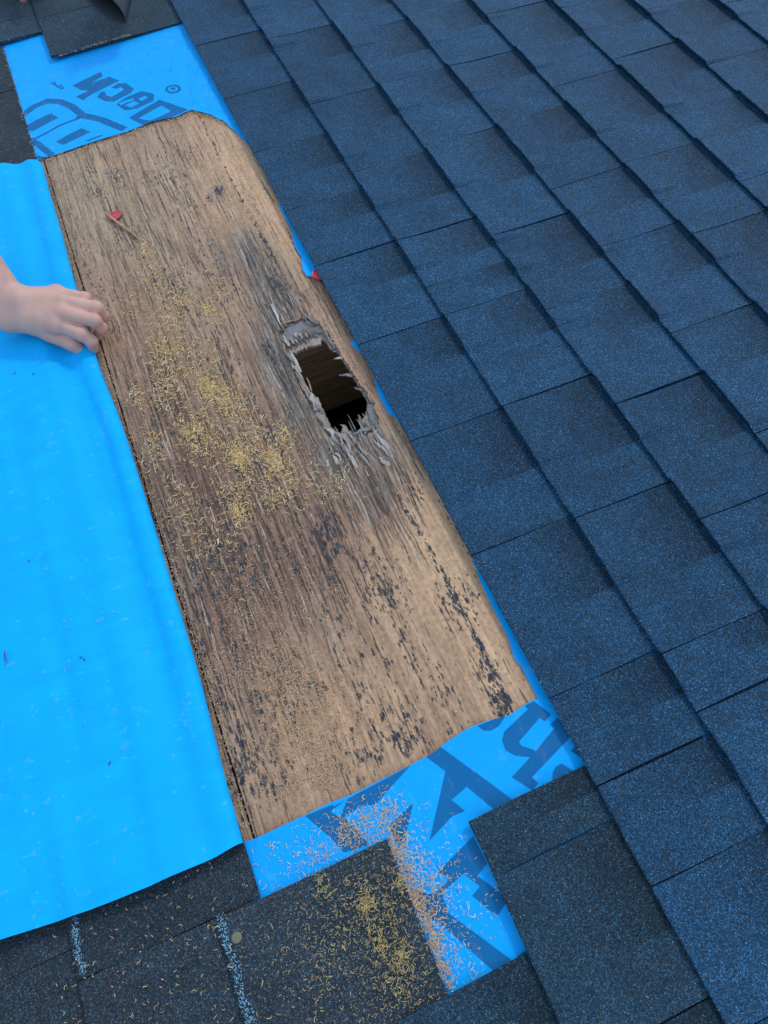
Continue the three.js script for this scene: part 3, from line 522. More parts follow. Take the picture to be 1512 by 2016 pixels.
const flapN = (u, d) => {   // height of the upper layer at distance d behind the fold
  const r = 0.0095; let n = d < r ? 0.0005 + Math.sqrt(Math.max(0, r * r - (d - r) ** 2)) : 0.0100;
  const w = sstep(0.004, 0.05, d);
  n += w * (0.005 + 0.014 * (fbm(u * 3.2, d * 9, 101) - 0.45) + 0.010 * (vn(u * 1.6 + 3, d * 24, 102) - 0.5));
  n -= 0.017 * Math.exp(-(((d - 0.042) / 0.018) ** 2)) * (0.3 + vn(u * 4, 2, 103)) * sstep(0.004, 0.03, d);
  n += 0.012 * Math.exp(-(((u + 1.12) / 0.10) ** 2)) * Math.exp(-d / 0.06) * w;
  n += 0.0012 * (fbm(u * 26, d * 26, 104) - 0.5) * w;
  n += 0.0042 * (vn(u * 5, d * 60, 105) - 0.5) * w;
  return Math.max(n, 0.0026);
};
const flapMap = (() => {
  const w = 1024, h = 1024, d = new Uint8Array(w * h * 4), b = new Uint8Array(w * h * 4);
  for (let y = 0; y < h; y++) for (let x = 0; x < w; x++) {
    const o = (y * w + x) * 4, f = vn(x * 0.55, y * 0.05, 111), f2 = vn(x * 0.04, y * 0.012, 112);
    const k = 0.93 + 0.07 * f + 0.09 * (f2 - 0.5), sc = sstep(0.72, 0.85, fbm(x * 0.05, y * 0.035, 113)) * (hash(x >> 1, y >> 1, 5) > 0.45 ? 1 : 0);
    const c = [0.002 + sc * 0.07, 0.445 * k + sc * 0.02, 0.92 * k];
    for (let q = 0; q < 3; q++) d[o + q] = 255 * Math.pow(clamp(c[q]), 1 / 2.2); d[o + 3] = 255; b[o] = b[o + 1] = b[o + 2] = 120 + 90 * (f - 0.5) + 60 * (vn(x * 0.5, y * 0.5, 114) - 0.5); b[o + 3] = 255;
  }
  return [dataTex(d, w, h, true), dataTex(b, w, h, false)];
})();
const flapMat = new THREE.MeshPhysicalMaterial({ specularIntensity: 0.14, map: flapMap[0], bumpMap: flapMap[1], bumpScale: 0.00025, roughness: 0.62, side: THREE.DoubleSide });
{
  const NU = 220, prof = [];
  for (let i = 0; i <= 8; i++) prof.push({ a: i / 8 });            // lower layer and the turn
  const ds = []; for (let i = 0; i <= 64; i++) ds.push(0.55 * (i / 64) ** 1.35);
  const rows = [], uvs = [];
  for (let i = 0; i <= NU; i++) {
    const t = i / NU, row = [], ur = [];
    const at = (d, under) => {
      // ends of the flap follow the cut edges seen in the photo
      let u = lerp(-1.44, -0.146, t), v = foldV(u) - d;
      for (let k = 0; k < 3; k++) { u = lerp(interp(topTab, clamp(v, -0.55, -0.2)), interp(botTab, clamp(v, -0.8, -0.2)), t); v = foldV(u) - d; }
      return [u, v];
    };
    for (let k = 0; k <= 5; k++) { const d = 0.03 * (1 - k / 5) ** 1 * 0.6, [u, v] = at(Math.max(0.004, d)); row.push([u, v, SHEET + 0.0012 + 0.001 * (k / 5)]); ur.push([u, v - 0.02]); }
    for (let k = 1; k <= 4; k++) { const a = k / 5 * Math.PI / 2, d = 0.0095 * (1 - Math.sin(a)) * 0.45, [u, v] = at(d); row.push([u, v, lerp(SHEET + 0.002, 0.0004, 1 - Math.cos(a))]); ur.push([u, v]); }
    for (const d of ds) { const [u, v] = at(d); row.push([u, v, flapN(u, d)]); ur.push([u, v]); }
    rows.push(row); uvs.push(ur);
  }
  const pos = [], uv = [], idx = [], M = rows[0].length;
  for (let i = 0; i <= NU; i++) for (let k = 0; k < M; k++) { pos.push(...rows[i][k]); uv.push(uvs[i][k][0] * 2.2, uvs[i][k][1] * 2.2); }
  for (let i = 0; i < NU; i++) for (let k = 0; k + 1 < M; k++) { const a = i * M + k, b = a + M; idx.push(a, b, a + 1, b, b + 1, a + 1); }
  const g = new THREE.BufferGeometry(); g.setAttribute('position', new THREE.Float32BufferAttribute(pos, 3)); g.setAttribute('uv', new THREE.Float32BufferAttribute(uv, 2)); g.setIndex(idx); g.computeVertexNormals();
  part('membrane', g, flapMat, flap);
}
const flapTop = (u, v) => { const d = foldV(u) - v; return d < 0 ? null : flapN(u, d); };

// ---------------------------------------------------------------- wood shavings (nobody could count them)
{
  const pos = [], col = [], nor = [];
  function curl(u, v, n, L, w, c, seg = 5) {
    const bend = rr(-4.2, 4.2), twist = rr(-1.5, 1.5), yaw = R() * 6.283, tilt = rr(-0.25, 0.5), arch = rr(0, 0.3) * L, pts = [];
    let x = 0, y = 0, a = -bend / 2;
    for (let i = 0; i <= seg; i++) { pts.push([x, y, arch * Math.sin(Math.PI * i / seg) + tilt * x * 0.5, a]); x += Math.cos(a) * L / seg; y += Math.sin(a) * L / seg; a += bend / seg; }
    const cy = Math.cos(yaw), sy = Math.sin(yaw), ring = pts.map(([x, y, z, a], i) => {
      const ww = w * (i === 0 || i === seg ? 0.45 : 1), nx = -Math.sin(a), ny = Math.cos(a), f = twist * i / seg;
      return [[nx * ww / 2 * Math.cos(f), ny * ww / 2 * Math.cos(f), ww / 2 * Math.sin(f)], [-nx * ww / 2 * Math.cos(f), -ny * ww / 2 * Math.cos(f), -ww / 2 * Math.sin(f)], [0, 0, ww * 0.55]].map(o => { const X = x + o[0], Y = y + o[1], Z = Math.max(z + o[2], -0.0006); return [u + X * cy - Y * sy, v + X * sy + Y * cy, n + Z]; });
    });
    for (let i = 0; i < seg; i++) for (let k = 0; k < 3; k++) {
      const m = (k + 1) % 3, A = ring[i], B = ring[i + 1];
      for (const p of [A[k], B[m], A[m], A[k], B[k], B[m]]) { pos.push(...p); col.push(...c); }
    }
  }
  const YEL = [[0.93, 0.65, 0.27], [0.95, 0.76, 0.42], [0.84, 0.52, 0.19], [0.94, 0.70, 0.40], [0.76, 0.48, 0.18]], ORA = [[0.70, 0.42, 0.22], [0.76, 0.52, 0.31], [0.58, 0.34, 0.17], [0.78, 0.58, 0.40]], GLD = [[0.85, 0.50, 0.18], [0.92, 0.64, 0.30], [0.72, 0.40, 0.13], [0.90, 0.60, 0.24]], OLV = [[0.62, 0.45, 0.16], [0.70, 0.52, 0.22], [0.50, 0.35, 0.11], [0.72, 0.48, 0.20]];
  const hgt = (u, v) => {
    const f = flapTop(u, v); if (f !== null && u > -1.43 && u < -0.15) return f + 0.0004;
    if (u > -0.0865 && v < -0.088 && v > -0.29) return lerp(0.0004, -0.006, clamp((v + 0.278) / 0.19)) + 0.0006;
    if (u > -0.066 && v > 0) return 0.0012;
    if (v < -0.234) return -0.001;
    if (u > -0.146 || u < -1.42) return SHEET + 0.0022;
    return DECK + 0.0005;
  };
  const inHole = (u, v) => { let c = false; for (let i = 0, j = veneerHole.length - 1; i < veneerHole.length; j = i++) { const [xi, yi] = veneerHole[i], [xj, yj] = veneerHole[j]; if ((yi > v) !== (yj > v) && u < (xj - xi) * (v - yi) / (yj - yi) + xi) c = !c; } return c; };
  const heap = (x, y, su, sv, n, pal, big = 1, pile = 0.001, limit) => {
    const c = px(x, y, DECK);
    for (let i = 0; i < n; i++) {
      const g = () => (R() + R() + R() + R() - 2) / 1.15, gu = g(), gv = g(), u = c[0] + gu * su, v = c[1] + gv * sv; if (inHole(u, v) || v > 0.14 && u < -0.1) continue; if (limit && !limit(u, v)) continue;
      const k = pal[Math.floor(R() * pal.length)], b = rr(0.75, 1.15); curl(u, v, hgt(u, v) + R() * pile * Math.max(0, 1 - Math.hypot(gu, gv)), (0.0025 + 0.0075 * R() ** 1.7) * big, rr(0.0004, 0.0010) * big, k.map(q => q * b));
    }
  };
  const dust = (pts, n, s0, pal, lim) => { for (let i = 0; i < n; i++) { const [x, y, a, b] = pts[Math.floor(R() * pts.length)], c = px(x, y, DECK), g = () => (R() + R() + R() - 1.5) * 1.5, u = c[0] + g() * a, v = c[1] + g() * b; if (inHole(u, v) || v > 0.138 || !lim(u, v)) continue; const k = pal[i % pal.length], f = rr(0.7, 1.1); curl(u, v, hgt(u, v), rr(0.0007, 0.0022), rr(0.0004, 0.0009), k.map(q => q * f), 2); } };
  const bare = (u, v) => v > foldV(clamp(u, -1.44, -0.146)) + 0.004 && u < -0.135 && u > -1.43;
  // the run of yellow shavings down the middle of the plywood
  const run = [[300, 880, 0.05, 0.02, 120], [360, 990, 0.06, 0.03, 150], [430, 560, 0.04, 0.02, 60], [285, 490, 0.035, 0.016, 70], [300, 540, 0.05, 0.025, 110], [345, 590, 0.05, 0.03, 150], [330, 640, 0.05, 0.035, 170], [410, 610, 0.03, 0.016, 130], [320, 700, 0.05, 0.028, 200], [330, 770, 0.04, 0.03, 230], [380, 700, 0.05, 0.04, 170], [410, 760, 0.035, 0.022, 260], [440, 790, 0.03, 0.022, 150], [380, 840, 0.035, 0.03, 230], [400, 880, 0.04, 0.04, 230], [460, 800, 0.05, 0.03, 170], [500, 870, 0.05, 0.04, 260], [470, 900, 0.025, 0.014, 200], [540, 910, 0.03, 0.018, 220], [470, 960, 0.05, 0.05, 260], [560, 970, 0.04, 0.05, 200], [640, 940, 0.04, 0.035, 110], [470, 1010, 0.02, 0.014, 110], [430, 1060, 0.05, 0.05, 170], [560, 860, 0.04, 0.02, 110], [260, 600, 0.05, 0.02, 60], [270, 780, 0.03, 0.015, 90]];
  for (const [x, y, a, b, n] of run) heap(x, y, a, b, Math.round(n * 1.05), YEL, 1.15, 0.002, bare);
  for (const [x, y, a, b, n] of [[285, 500, 0.012, 0.006, 40], [345, 600, 0.012, 0.006, 50], [412, 765, 0.012, 0.008, 110], [365, 850, 0.010, 0.008, 80], [470, 895, 0.014, 0.008, 110], [545, 915, 0.012, 0.007, 90], [465, 1010, 0.008, 0.006, 50], [420, 720, 0.01, 0.006, 60], [325, 720, 0.012, 0.006, 60]]) heap(x, y, a * 1.2, b * 1.2, Math.round(n * 0.6), YEL, 1, 0.004, bare);
  // finer orange dust on the lower half
  for (const [x, y, a, b, n] of [[480, 1200, 0.05, 0.05, 260], [520, 1290, 0.05, 0.06, 340], [560, 1340, 0.04, 0.05, 340], [600, 1400, 0.05, 0.06, 420], [590, 1460, 0.04, 0.05, 380], [640, 1500, 0.03, 0.04, 320], [680, 1400, 0.05, 0.05, 240], [540, 1120, 0.05, 0.07, 200], [650, 1200, 0.06, 0.08, 180], [560, 1560, 0.02, 0.04, 140], [440, 1330, 0.05, 0.03, 110], [780, 1430, 0.03, 0.05, 60]]) heap(x, y, a, b, Math.round(n * 1.3), ORA, 0.78, 0.0012, bare);
  for (const [x, y, a, b, n] of [[585, 1430, 0.02, 0.010, 160], [645, 1535, 0.014, 0.012, 220], [615, 1470, 0.02, 0.008, 120], [575, 1335, 0.02, 0.008, 90]]) heap(x, y, a, b, n, ORA, 0.8, 0.003, bare);
  for (let i = 0; i < 900; i++) { const u = rr(-1.35, -0.15), v = rr(-0.22, 0.10); if (inHole(u, v) || !bare(u, v)) continue; curl(u, v, hgt(u, v), rr(0.0015, 0.005), rr(0.0004, 0.0008), ORA[i % 4].map(q => q * rr(0.7, 1.1))); }
  for (let i = 0; i < 1100; i++) { const u = rr(-1.40, -0.15), v = foldV(u) + 0.001 + 0.012 * R() ** 1.6; curl(u, v, DECK + 0.0004 + R() * 0.0015, rr(0.002, 0.006), rr(0.0005, 0.0009), ORA[i % 4].map(q => q * rr(0.8, 1.1))); }
  dust(run, 2400, 1, YEL, bare); dust([[300, 700, 0.1, 0.05], [420, 1000, 0.1, 0.06], [520, 1250, 0.1, 0.07], [600, 1430, 0.08, 0.07], [430, 1150, 0.1, 0.05], [250, 620, 0.1, 0.03]], 3600, 1, ORA, bare);
  // across the lower membrane and the loose shingle
  const free = (u, v) => !(u > -0.066 && v > -0.002) && u < 0.075 && v > -0.275 && (u > -0.142 || v > foldV(-0.146) + 0.01 && false);
  const onBlue = (u, v) => free(u, v) && !(u > -0.0865 && v < -0.0885), onShingle = (u, v) => u > -0.0865 && v < -0.0885 && v > -0.279 && u < 0.2;
  for (const [x, y, a, b, n] of [[640, 1680, 0.03, 0.05, 300], [720, 1620, 0.03, 0.04, 340], [690, 1640, 0.012, 0.02, 160], [760, 1610, 0.02, 0.03, 240], [790, 1680, 0.035, 0.03, 420], [830, 1750, 0.04, 0.03, 420], [850, 1820, 0.04, 0.022, 300], [880, 1880, 0.04, 0.025, 240], [880, 1720, 0.05, 0.05, 170], [560, 1680, 0.03, 0.04, 80], [920, 1780, 0.05, 0.04, 90]]) heap(x, y, a, b, Math.round(n * 0.55), GLD, 0.85, 0.002, onBlue);
  for (const [x, y, a, b, n] of [[735, 1740, 0.03, 0.04, 300], [700, 1800, 0.04, 0.05, 260], [760, 1820, 0.03, 0.03, 240], [790, 1900, 0.03, 0.03, 240], [640, 1840, 0.05, 0.05, 160], [800, 1960, 0.03, 0.03, 180], [700, 1920, 0.06, 0.06, 200], [560, 1900, 0.06, 0.04, 90], [620, 1960, 0.05, 0.05, 90]]) heap(x, y, a, b, Math.round(n * 0.6), OLV, 0.72, 0.002, onShingle);
  for (const [x, y, a, b, n] of [[722, 1775, 0.012, 0.010, 130], [640, 1745, 0.014, 0.006, 60], [790, 1880, 0.012, 0.008, 90], [745, 1850, 0.02, 0.006, 70], [785, 1740, 0.012, 0.006, 60]]) heap(x, y, a, b, Math.round(n * 0.8), OLV, 0.85, 0.004, onShingle);
  for (let i = 0; i < 520; i++) { const t = R(), u = lerp(-0.088, 0.064, t), v = -0.0885 + Math.abs((R() + R() - 1)) * 0.014 + 0.001; curl(u, v, SHEET + 0.002 + R() * 0.002 * (1 - Math.abs(t - 0.4)), rr(0.002, 0.006), rr(0.0005, 0.0009), ORA[i % 4].map(q => q * rr(0.75, 1.1))); }
  for (let i = 0; i < 260; i++) { const u = rr(-0.146, 0.1), v = rr(-0.45, -0.27); if (flapTop(u, v) !== null && u < -0.14) continue; curl(u, v, 0.0006, rr(0.002, 0.006), rr(0.0005, 0.0009), YEL[i % 5].map(q => q * rr(0.5, 1))); }
  dust([[700, 1640, 0.03, 0.05], [800, 1700, 0.04, 0.03], [850, 1830, 0.04, 0.03], [640, 1690, 0.04, 0.05]], 900, 1, GLD, onBlue); dust([[720, 1800, 0.05, 0.05], [640, 1850, 0.06, 0.06], [790, 1900, 0.04, 0.04]], 1200, 1, OLV, onShingle);
  for (let i = 0; i < 420; i++) { const u = rr(-1.4, -0.16), v = rr(-0.55, -0.26); if (vn(u * 7, v * 9, 207) < 0.5) continue; curl(u, v, flapN(u, foldV(u) - v) + 0.0003, rr(0.0006, 0.0028), rr(0.0004, 0.0008), [0.62, 0.45, 0.46], 3); }
  for (const [x, y, l] of [[165, 1295, 0.006], [170, 1303, 0.004], [213, 1506, 0.006], [5, 738, 0.02], [30, 742, 0.006], [70, 738, 0.005], [60, 1110, 0.003], [12, 1283, 0.02]]) { const p = px(x, y, 0.012); curl(p[0], p[1], flapN(p[0], foldV(p[0]) - p[1]) + 0.0003, l, 0.0016, [0.06, 0.07, 0.14], 4); }
  // fine pale dust on the upper membrane and along its lower cut
  for (let i = 0; i < 700; i++) { const u = rr(-1.74, -1.36), v = rr(-0.225, 0.06); if (vn(u * 14, v * 14, 201) < 0.45) continue; curl(u, v, SHEET + 0.0035, rr(0.001, 0.0035), rr(0.0004, 0.0008), [0.52, 0.42, 0.44]); }
  for (let i = 0; i < 420; i++) { const t = R() * (cutUp.length - 3), k = Math.floor(t), a = cutUp[k], b = cutUp[k + 1], f = t - k; curl(lerp(a[0], b[0], f) + rr(0, 0.010), lerp(a[1], b[1], f), DECK + 0.002, rr(0.002, 0.006), rr(0.0005, 0.0009), ORA[i % 4]); }
  for (let i = 0; i < 260; i++) { const a = R() < 0.5; const u = a ? -1.766 + rr(-0.004, 0.004) : rr(-1.86, -1.44), v = a ? rr(-0.13, 0.03) : -0.232 + rr(-0.004, 0.003); curl(u, v, a ? -0.003 : -0.004, rr(0.002, 0.005), rr(0.0005, 0.0008), [0.55, 0.45, 0.40]); }
  for (let i = 0; i < 330; i++) { const u = rr(-1.96, -1.45), v = rr(-0.30, 0.1); if (v > -0.235 && u > -1.77) continue; curl(u, v, 0.0008, rr(0.0015, 0.004), rr(0.0004, 0.0007), [0.45, 0.44, 0.42]); }
  const g = soup(pos, null, col);
  const m = shade(new THREE.Mesh(g, new THREE.MeshStandardMaterial({ vertexColors: true, roughness: 0.85 })));
  m.name = 'wood_shavings'; m.position.copy(W(0, 0, 0)); m.quaternion.copy(Q);
  m.userData = { label: 'curled yellow and orange wood shavings strewn over the plywood and membrane', category: 'wood shavings', kind: 'stuff' };
  scene.add(m);
}

// ---------------------------------------------------------------- red plastic cap, its stray neighbour, wood sliver
const sliverMat = new THREE.MeshStandardMaterial({ map: grainTex([0.72, 0.42, 0.17], [0.55, 0.30, 0.12], 99), roughness: 0.8 });
const redMat = new THREE.MeshStandardMaterial({ color: new THREE.Color().setRGB(0.62, 0.035, 0.06), roughness: 0.42 });
function cap(x, y, n, label, tilt = [0, 0]) {
  const p = px(x, y, n), t = thing('plastic_cap', label, 'cap washer', p), r = 0.0128;
  const g = new THREE.LatheGeometry([[0.0020, 0.0006], [0.0028, 0.0010], [0.0045, 0.0010], [r * 0.80, 0.0006], [r * 0.92, 0.0022], [r, 0.0020], [r * 1.0, 0.0008], [r * 0.9, 0.0], [0.0028, 0.0], [0.0020, 0.0006]].map(a => new THREE.Vector2(...a)), 36);
  g.rotateX(Math.PI / 2); g.rotateX(tilt[0]); g.rotateY(tilt[1]); part('disc', g, redMat, t, false);
  const s = new THREE.CylinderGeometry(0.0019, 0.0019, 0.0012, 12); s.rotateX(Math.PI / 2); s.translate(0, 0, 0.0008); s.rotateX(tilt[0]); s.rotateY(tilt[1]); part('nail_plug', s, nailMat, t, false);
}
cap(227, 426, DECK + 0.0006, 'red plastic cap lying on bare plywood under a thin sliver', [0.12, -0.1]);
cap(629, 540, SHEET + 0.0042, 'red plastic cap peeping out under a shingle edge');
{
  const a = px(207, 419, DECK + 0.0065), b = px(274, 471, DECK + 0.0012), t = thing('wood_sliver', 'thin brown wood sliver lying across a red cap', 'wood sliver', b);
  const pts = Array.from({ length: 7 }, (_, i) => { const k = i / 6; return new THREE.Vector3(lerp(a[0], b[0], k) + 0.0012 * Math.sin(k * 5), lerp(a[1], b[1], k), lerp(a[2], b[2], k) + 0.001 * Math.sin(k * 3)); });
  const g = new THREE.TubeGeometry(new THREE.CatmullRomCurve3(pts), 24, 0.0021, 6, false), p = g.attributes.position, uv = g.attributes.uv;
  for (let i = 0; i < p.count; i++) uv.setXY(i, uv.getX(i) * 0.4, uv.getY(i) * 0.1);
  part('shaft', g, sliverMat, t);
  const tip = new THREE.ConeGeometry(0.0021, 0.008, 6); tip.rotateZ(-Math.PI / 2); const d = Math.atan2(b[1] - a[1], b[0] - a[0]); tip.rotateZ(d); tip.translate(b[0] + 0.003 * Math.cos(d), b[1] + 0.003 * Math.sin(d), b[2]); part('tip', tip, paleMat, t);
}
// black cable crossing the loft below the hole
{
  const a = [-0.66, -0.2, -0.14], b = [-0.66, 0.5, -0.135], t = thing('cable', 'black cable crossing the dark loft below the hole', 'cable', [-0.66, 0.1, -0.145]);
  const pts = Array.from({ length: 6 }, (_, i) => new THREE.Vector3(lerp(a[0], b[0], i / 5) + 0.01 * Math.sin(i), lerp(a[1], b[1], i / 5), lerp(a[2], b[2], i / 5)));
  part('sheath', new THREE.TubeGeometry(new THREE.CatmullRomCurve3(pts), 40, 0.006, 8), new THREE.MeshStandardMaterial({ color: new THREE.Color().setRGB(0.04, 0.04, 0.07), roughness: 0.4 }), t);
}

// ---------------------------------------------------------------- leaf blower nozzle above the upper shingles
{
  const o = px(205, 10, 0.07), t = thing('blower_nozzle', 'dark grey blower nozzle with an open black mouth over shingles', 'blower', o);
  const rayAt = (x, y, D) => { const p = px(x, y, 0), d = new THREE.Vector3(p[0] - CAM[0], p[1] - CAM[1], p[2] - CAM[2]).normalize(); return new THREE.Vector3(...CAM).addScaledVector(d, D); };
  const O = new THREE.Vector3(...o), D = O.distanceTo(new THREE.Vector3(...CAM));
  const e1v = rayAt(247, 49, D).sub(O), e2v = rayAt(219, -5, D - 0.004).sub(O), axis = rayAt(236, -110, D + 0.10).sub(O).normalize();   // mouth cut obliquely to the barrel
  const rMaj = e1v.length(), e1 = e1v.clone().normalize(), rMin = e2v.length(), e2 = e2v.clone().normalize();
  const N = 40, tube = (s, k, inner) => Array.from({ length: N }, (_, i) => { const f = i / N * 6.2832, c = Math.cos(f), sn = Math.sin(f); return e1.clone().multiplyScalar(c * (rMaj - inner) * k).addScaledVector(e2, sn * (rMin - inner) * k).addScaledVector(axis, s); });
  const loft = (rings) => { const pos = [], idx = []; rings.forEach(r => r.forEach(p => pos.push(p.x, p.y, p.z))); for (let j = 0; j + 1 < rings.length; j++) for (let i = 0; i < N; i++) { const a = j * N + i, b = j * N + (i + 1) % N; idx.push(a, b, a + N, b, b + N, a + N); } const g = new THREE.BufferGeometry(); g.setAttribute('position', new THREE.Float32BufferAttribute(pos, 3)); g.setIndex(idx); g.computeVertexNormals(); return g; };
  const plast = new THREE.MeshPhysicalMaterial({ color: new THREE.Color().setRGB(0.028, 0.032, 0.038), roughness: 0.45, side: THREE.DoubleSide });
  part('barrel', loft([tube(0.002, 1, 0), tube(0.02, 0.99, 0), tube(0.08, 0.96, 0), tube(0.2, 0.9, 0), tube(0.45, 0.85, 0)]), plast, t, false);
  part('bore', loft([tube(0.45, 0.85, 0.003), tube(0.2, 0.9, 0.003), tube(0.02, 0.99, 0.003), tube(0.002, 1, 0.003)]), plast, t, false);
  part('lip', loft([tube(0.002, 1, 0.003), tube(0, 1, 0.002), tube(0, 1, 0.0005), tube(0.002, 1, 0)]), plast, t, false);
  part('end_cover', loft([tube(0.45, 0.85, 0), tube(0.452, 0.4, 0), tube(0.452, 0.01, 0)]), plast, t, false);
}

// ---------------------------------------------------------------- the worker's hand
const skinMat = new THREE.MeshPhysicalMaterial({ vertexColors: true, roughness: 0.55, sheen: 0.2, sheenRoughness: 0.6 });
function fieldMesh(bones, centre, size, res, k) {
  const mc = new MarchingCubes(res, new THREE.MeshBasicMaterial(), false, false, 400000); mc.isolation = 0;
  const half = size / 2, N = res, pr = bones.map(b => ({ ...b, d: [0, 1, 2].map(i => b.b[i] - b.a[i]) }));
  for (const b of pr) b.l2 = b.d[0] ** 2 + b.d[1] ** 2 + b.d[2] ** 2 + 1e-12;
  const halfsize = N / 2;
  for (let z = 0; z < N; z++) for (let y = 0; y < N; y++) for (let x = 0; x < N; x++) {
    const p = [centre[0] + (x - halfsize) / halfsize * half, centre[1] + (y - halfsize) / halfsize * half, centre[2] + (z - halfsize) / halfsize * half];
    let D = 1;
    for (const b of pr) {
      const q = [p[0] - b.a[0], p[1] - b.a[1], p[2] - b.a[2]], t = clamp((q[0] * b.d[0] + q[1] * b.d[1] + q[2] * b.d[2]) / b.l2);
      const d = Math.hypot(q[0] - t * b.d[0], q[1] - t * b.d[1], q[2] - t * b.d[2]) - lerp(b.ra, b.rb, t), kk = b.k ?? k;
      const h = clamp(0.5 + 0.5 * (D - d) / kk); D = lerp(D, d, h) - kk * h * (1 - h);
    }
    mc.field[z * N * N + y * N + x] = -D * 100;
  }
  mc.update();
  const c = mc.geometry.drawRange.count || mc.count, P = mc.positionArray.slice(0, c * 3), g = new THREE.BufferGeometry();
  for (let i = 0; i < P.length; i += 3) for (let q = 0; q < 3; q++) P[i + q] = centre[q] + P[i + q] * half;
  g.setAttribute('position', new THREE.BufferAttribute(new Float32Array(P), 3));
  g.setAttribute('normal', new THREE.BufferAttribute(new Float32Array(mc.normalArray.slice(0, c * 3)), 3));
  return g;
}
const handAnchor = px(150, 640, 0);
const person = thing('person', 'bare forearm and hand gripping the folded edge of blue underlayment', 'person', handAnchor);
const J = (x, y, n) => px(x, y, n);
const wrist = J(26, 596, 0.062), wristB = J(22, 622, 0.050), elbow = J(-330, 120, 0.34), elbowB = J(-340, 160, 0.32);
const FING = [   // knuckle, middle joint, last joint, tip : little, ring, middle, index
  { m: J(112, 578, 0.060), p: J(168, 587, 0.052), d: J(182, 599, 0.030), t: J(180, 612, 0.008), r: [0.0108, 0.0090, 0.0080, 0.0072] },
  { m: J(124, 594, 0.064), p: J(190, 606, 0.050), d: J(203, 621, 0.030), t: J(199, 638, 0.006), r: [0.0116, 0.0099, 0.0088, 0.0080] },
  { m: J(124, 616, 0.060), p: J(186, 631, 0.046), d: J(199, 645, 0.027), t: J(193, 660, 0.004), r: [0.0118, 0.0101, 0.0090, 0.0081] },
  { m: J(112, 638, 0.050), p: J(160, 657, 0.036), d: J(180, 672, 0.022), t: J(184, 686, 0.003), r: [0.0125, 0.0108, 0.0095, 0.0082] }];
const thumb = [J(50, 626, 0.046), J(100, 655, 0.032), J(140, 676, 0.020), J(158, 690, 0.004)];
const dist = (a, b) => Math.hypot(a[0] - b[0], a[1] - b[1], a[2] - b[2]);
console.log('hand mm', FING.map(f => [dist(wrist, f.m), dist(f.m, f.p), dist(f.p, f.d), dist(f.d, f.t)].map(x => Math.round(x * 1000)).join('/')).join('  '), 'span', Math.round(1000 * dist(FING[0].m, FING[3].m)));
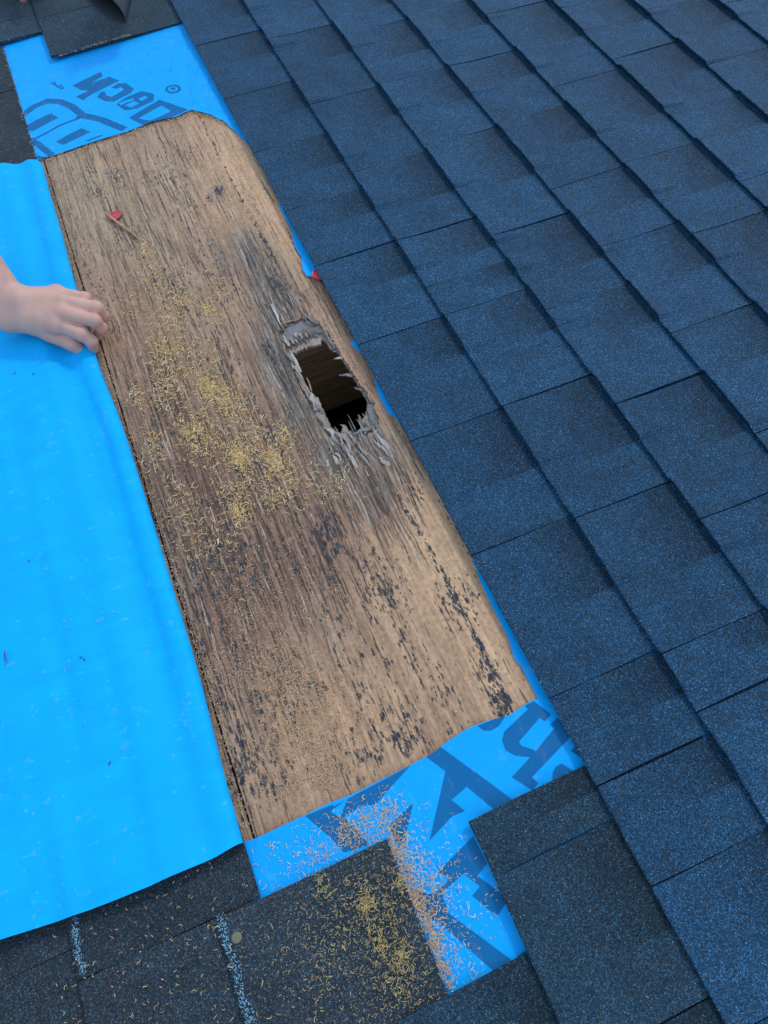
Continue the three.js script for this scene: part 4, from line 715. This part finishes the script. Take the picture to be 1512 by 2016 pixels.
{
  const B = [];
  B.push({ a: elbow, b: wrist, ra: 0.040, rb: 0.023, k: 0.02 }, { a: elbowB, b: wristB, ra: 0.036, rb: 0.022, k: 0.02 });
  for (const [i, f] of FING.entries()) B.push({ a: i < 2 ? wrist : wristB, b: f.m, ra: 0.021, rb: f.r[0] * 1.08, k: 0.013 });
  B.push({ a: FING[0].m, b: FING[3].m, ra: 0.0115, rb: 0.0125, k: 0.010 });
  for (const f of FING) B.push({ a: f.m, b: f.p, ra: f.r[0], rb: f.r[1], k: 0.0032 }, { a: f.p, b: f.d, ra: f.r[1], rb: f.r[2], k: 0.0028 }, { a: f.d, b: f.t, ra: f.r[2], rb: f.r[3], k: 0.0028 }, { a: f.m, b: f.m, ra: f.r[0] * 1.13, rb: f.r[0] * 1.13, k: 0.004 }, { a: f.p, b: f.p, ra: f.r[1] * 1.06, rb: f.r[1] * 1.06, k: 0.002 });
  B.push({ a: thumb[0], b: thumb[1], ra: 0.020, rb: 0.0145, k: 0.010 }, { a: thumb[1], b: thumb[2], ra: 0.0145, rb: 0.0115, k: 0.004 }, { a: thumb[2], b: thumb[3], ra: 0.0115, rb: 0.009, k: 0.003 });
  const kn = J(38, 588, 0.076); B.push({ a: kn, b: kn, ra: 0.012, rb: 0.012, k: 0.02 });
  const c = px(110, 625, 0.045), g = fieldMesh(B, c, 0.30, 112, 0.006);
  // forearm continues beyond the grid as one tapered surface joined to it
  const p = g.attributes.position, col = new Float32Array(p.count * 3);
  for (let i = 0; i < p.count; i++) {
    const x = p.getX(i), y = p.getY(i), z = p.getZ(i);
    let red = 0; for (const f of FING) for (const [q, s] of [[f.m, 0.012], [f.p, 0.011], [f.d, 0.010], [f.t, 0.012]]) red = Math.max(red, 0.8 * Math.exp(-((x - q[0]) ** 2 + (y - q[1]) ** 2 + (z - q[2]) ** 2) / (s * s)));
    const n = fbm(x * 60 + z * 40, y * 60 - z * 30, 301) - 0.5, arm = sstep(0.03, 0.09, Math.hypot(x - FING[1].m[0], y - FING[1].m[1]) - 0.06);
    const b = [lerp(0.64, 0.58, arm), lerp(0.355, 0.27, arm), lerp(0.265, 0.165, arm)], r = [0.66, 0.28, 0.20];
    for (let q = 0; q < 3; q++) col[i * 3 + q] = lerp(b[q], r[q], red * 0.55) * (1 + n * 0.25);
  }
  g.setAttribute('color', new THREE.BufferAttribute(col, 3));
  const clean = g; 
  // far part of the arm
  const dir = [0, 1, 2].map(i => (elbow[i] + elbowB[i]) / 2 - (wrist[i] + wristB[i]) / 2), L = Math.hypot(...dir), st = [0, 1, 2].map(i => (wrist[i] + wristB[i]) / 2 + dir[i] * 0.12);
  const a2 = [0, 1, 2].map(i => (wrist[i] + wristB[i]) / 2 + dir[i]);
  const arm = fieldMesh([{ a: [0, 1, 2].map(i => lerp(wrist[i], elbow[i], 0.12)), b: elbow, ra: lerp(0.023, 0.040, 0.12), rb: 0.040, k: 0.02 }, { a: [0, 1, 2].map(i => lerp(wristB[i], elbowB[i], 0.12)), b: elbowB, ra: lerp(0.022, 0.036, 0.12), rb: 0.036, k: 0.02 }], [0, 1, 2].map(i => (st[i] + a2[i]) / 2), L * 1.0 + 0.08, 72, 0.02);
  const ac = new Float32Array(arm.attributes.position.count * 3); for (let i = 0; i < ac.length; i += 3) { ac[i] = 0.58; ac[i + 1] = 0.27; ac[i + 2] = 0.165; } arm.setAttribute('color', new THREE.BufferAttribute(ac, 3));
  part('body', mergeGeometries([clean, arm]), skinMat, person);
}
// a second worker's fingertip just reaches in over the upper shingles
{
  const tip = px(46, -2, 0.02), mid = px(44, -26, 0.045), kn = px(40, -60, 0.055), t2 = px(24, -12, 0.02), m2 = px(22, -36, 0.045), k2 = px(20, -66, 0.055), w = px(10, -150, 0.08), e = px(-60, -330, 0.25), th1 = px(70, -80, 0.05), th2 = px(80, -40, 0.03);
  const t3 = px(4, -16, 0.02), m3 = px(2, -40, 0.045), k3 = px(0, -70, 0.055), t4 = px(-16, -26, 0.02), m4 = px(-18, -46, 0.042), k4 = px(-20, -74, 0.05);
  const o = thing('person', 'fingertips of a second hand reaching over the upper shingles', 'person', px(46, -2, 0.0));
  const B = [{ a: w, b: e, ra: 0.028, rb: 0.04, k: 0.02 }];
  for (const [k, m, t] of [[kn, mid, tip], [k2, m2, t2], [k3, m3, t3], [k4, m4, t4]]) B.push({ a: w, b: k, ra: 0.022, rb: 0.013, k: 0.012 }, { a: k, b: m, ra: 0.0125, rb: 0.0105, k: 0.003 }, { a: m, b: tip === t ? t : t, ra: 0.0105, rb: 0.0085, k: 0.002 });
  B.push({ a: w, b: th1, ra: 0.02, rb: 0.014, k: 0.01 }, { a: th1, b: th2, ra: 0.013, rb: 0.010, k: 0.003 });
  const c = [0, 1, 2].map(i => (w[i] + tip[i]) / 2), g = fieldMesh(B, c, 0.42, 110, 0.006), cl = new Float32Array(g.attributes.position.count * 3);
  for (let i = 0; i < cl.length; i += 3) { cl[i] = 0.60; cl[i + 1] = 0.27; cl[i + 2] = 0.21; } g.setAttribute('color', new THREE.BufferAttribute(cl, 3));
  part('body', g, skinMat, o);
}

// ---------------------------------------------------------------- ground far below
{
  const g = new THREE.PlaneGeometry(300, 300); g.rotateX(-Math.PI / 2);
  const m = shade(new THREE.Mesh(g, new THREE.MeshStandardMaterial({ color: new THREE.Color().setRGB(0.10, 0.11, 0.07), roughness: 1 })));
  m.name = 'ground'; m.userData = { kind: 'structure' }; scene.add(m);
}
renderer.render(scene, camera);
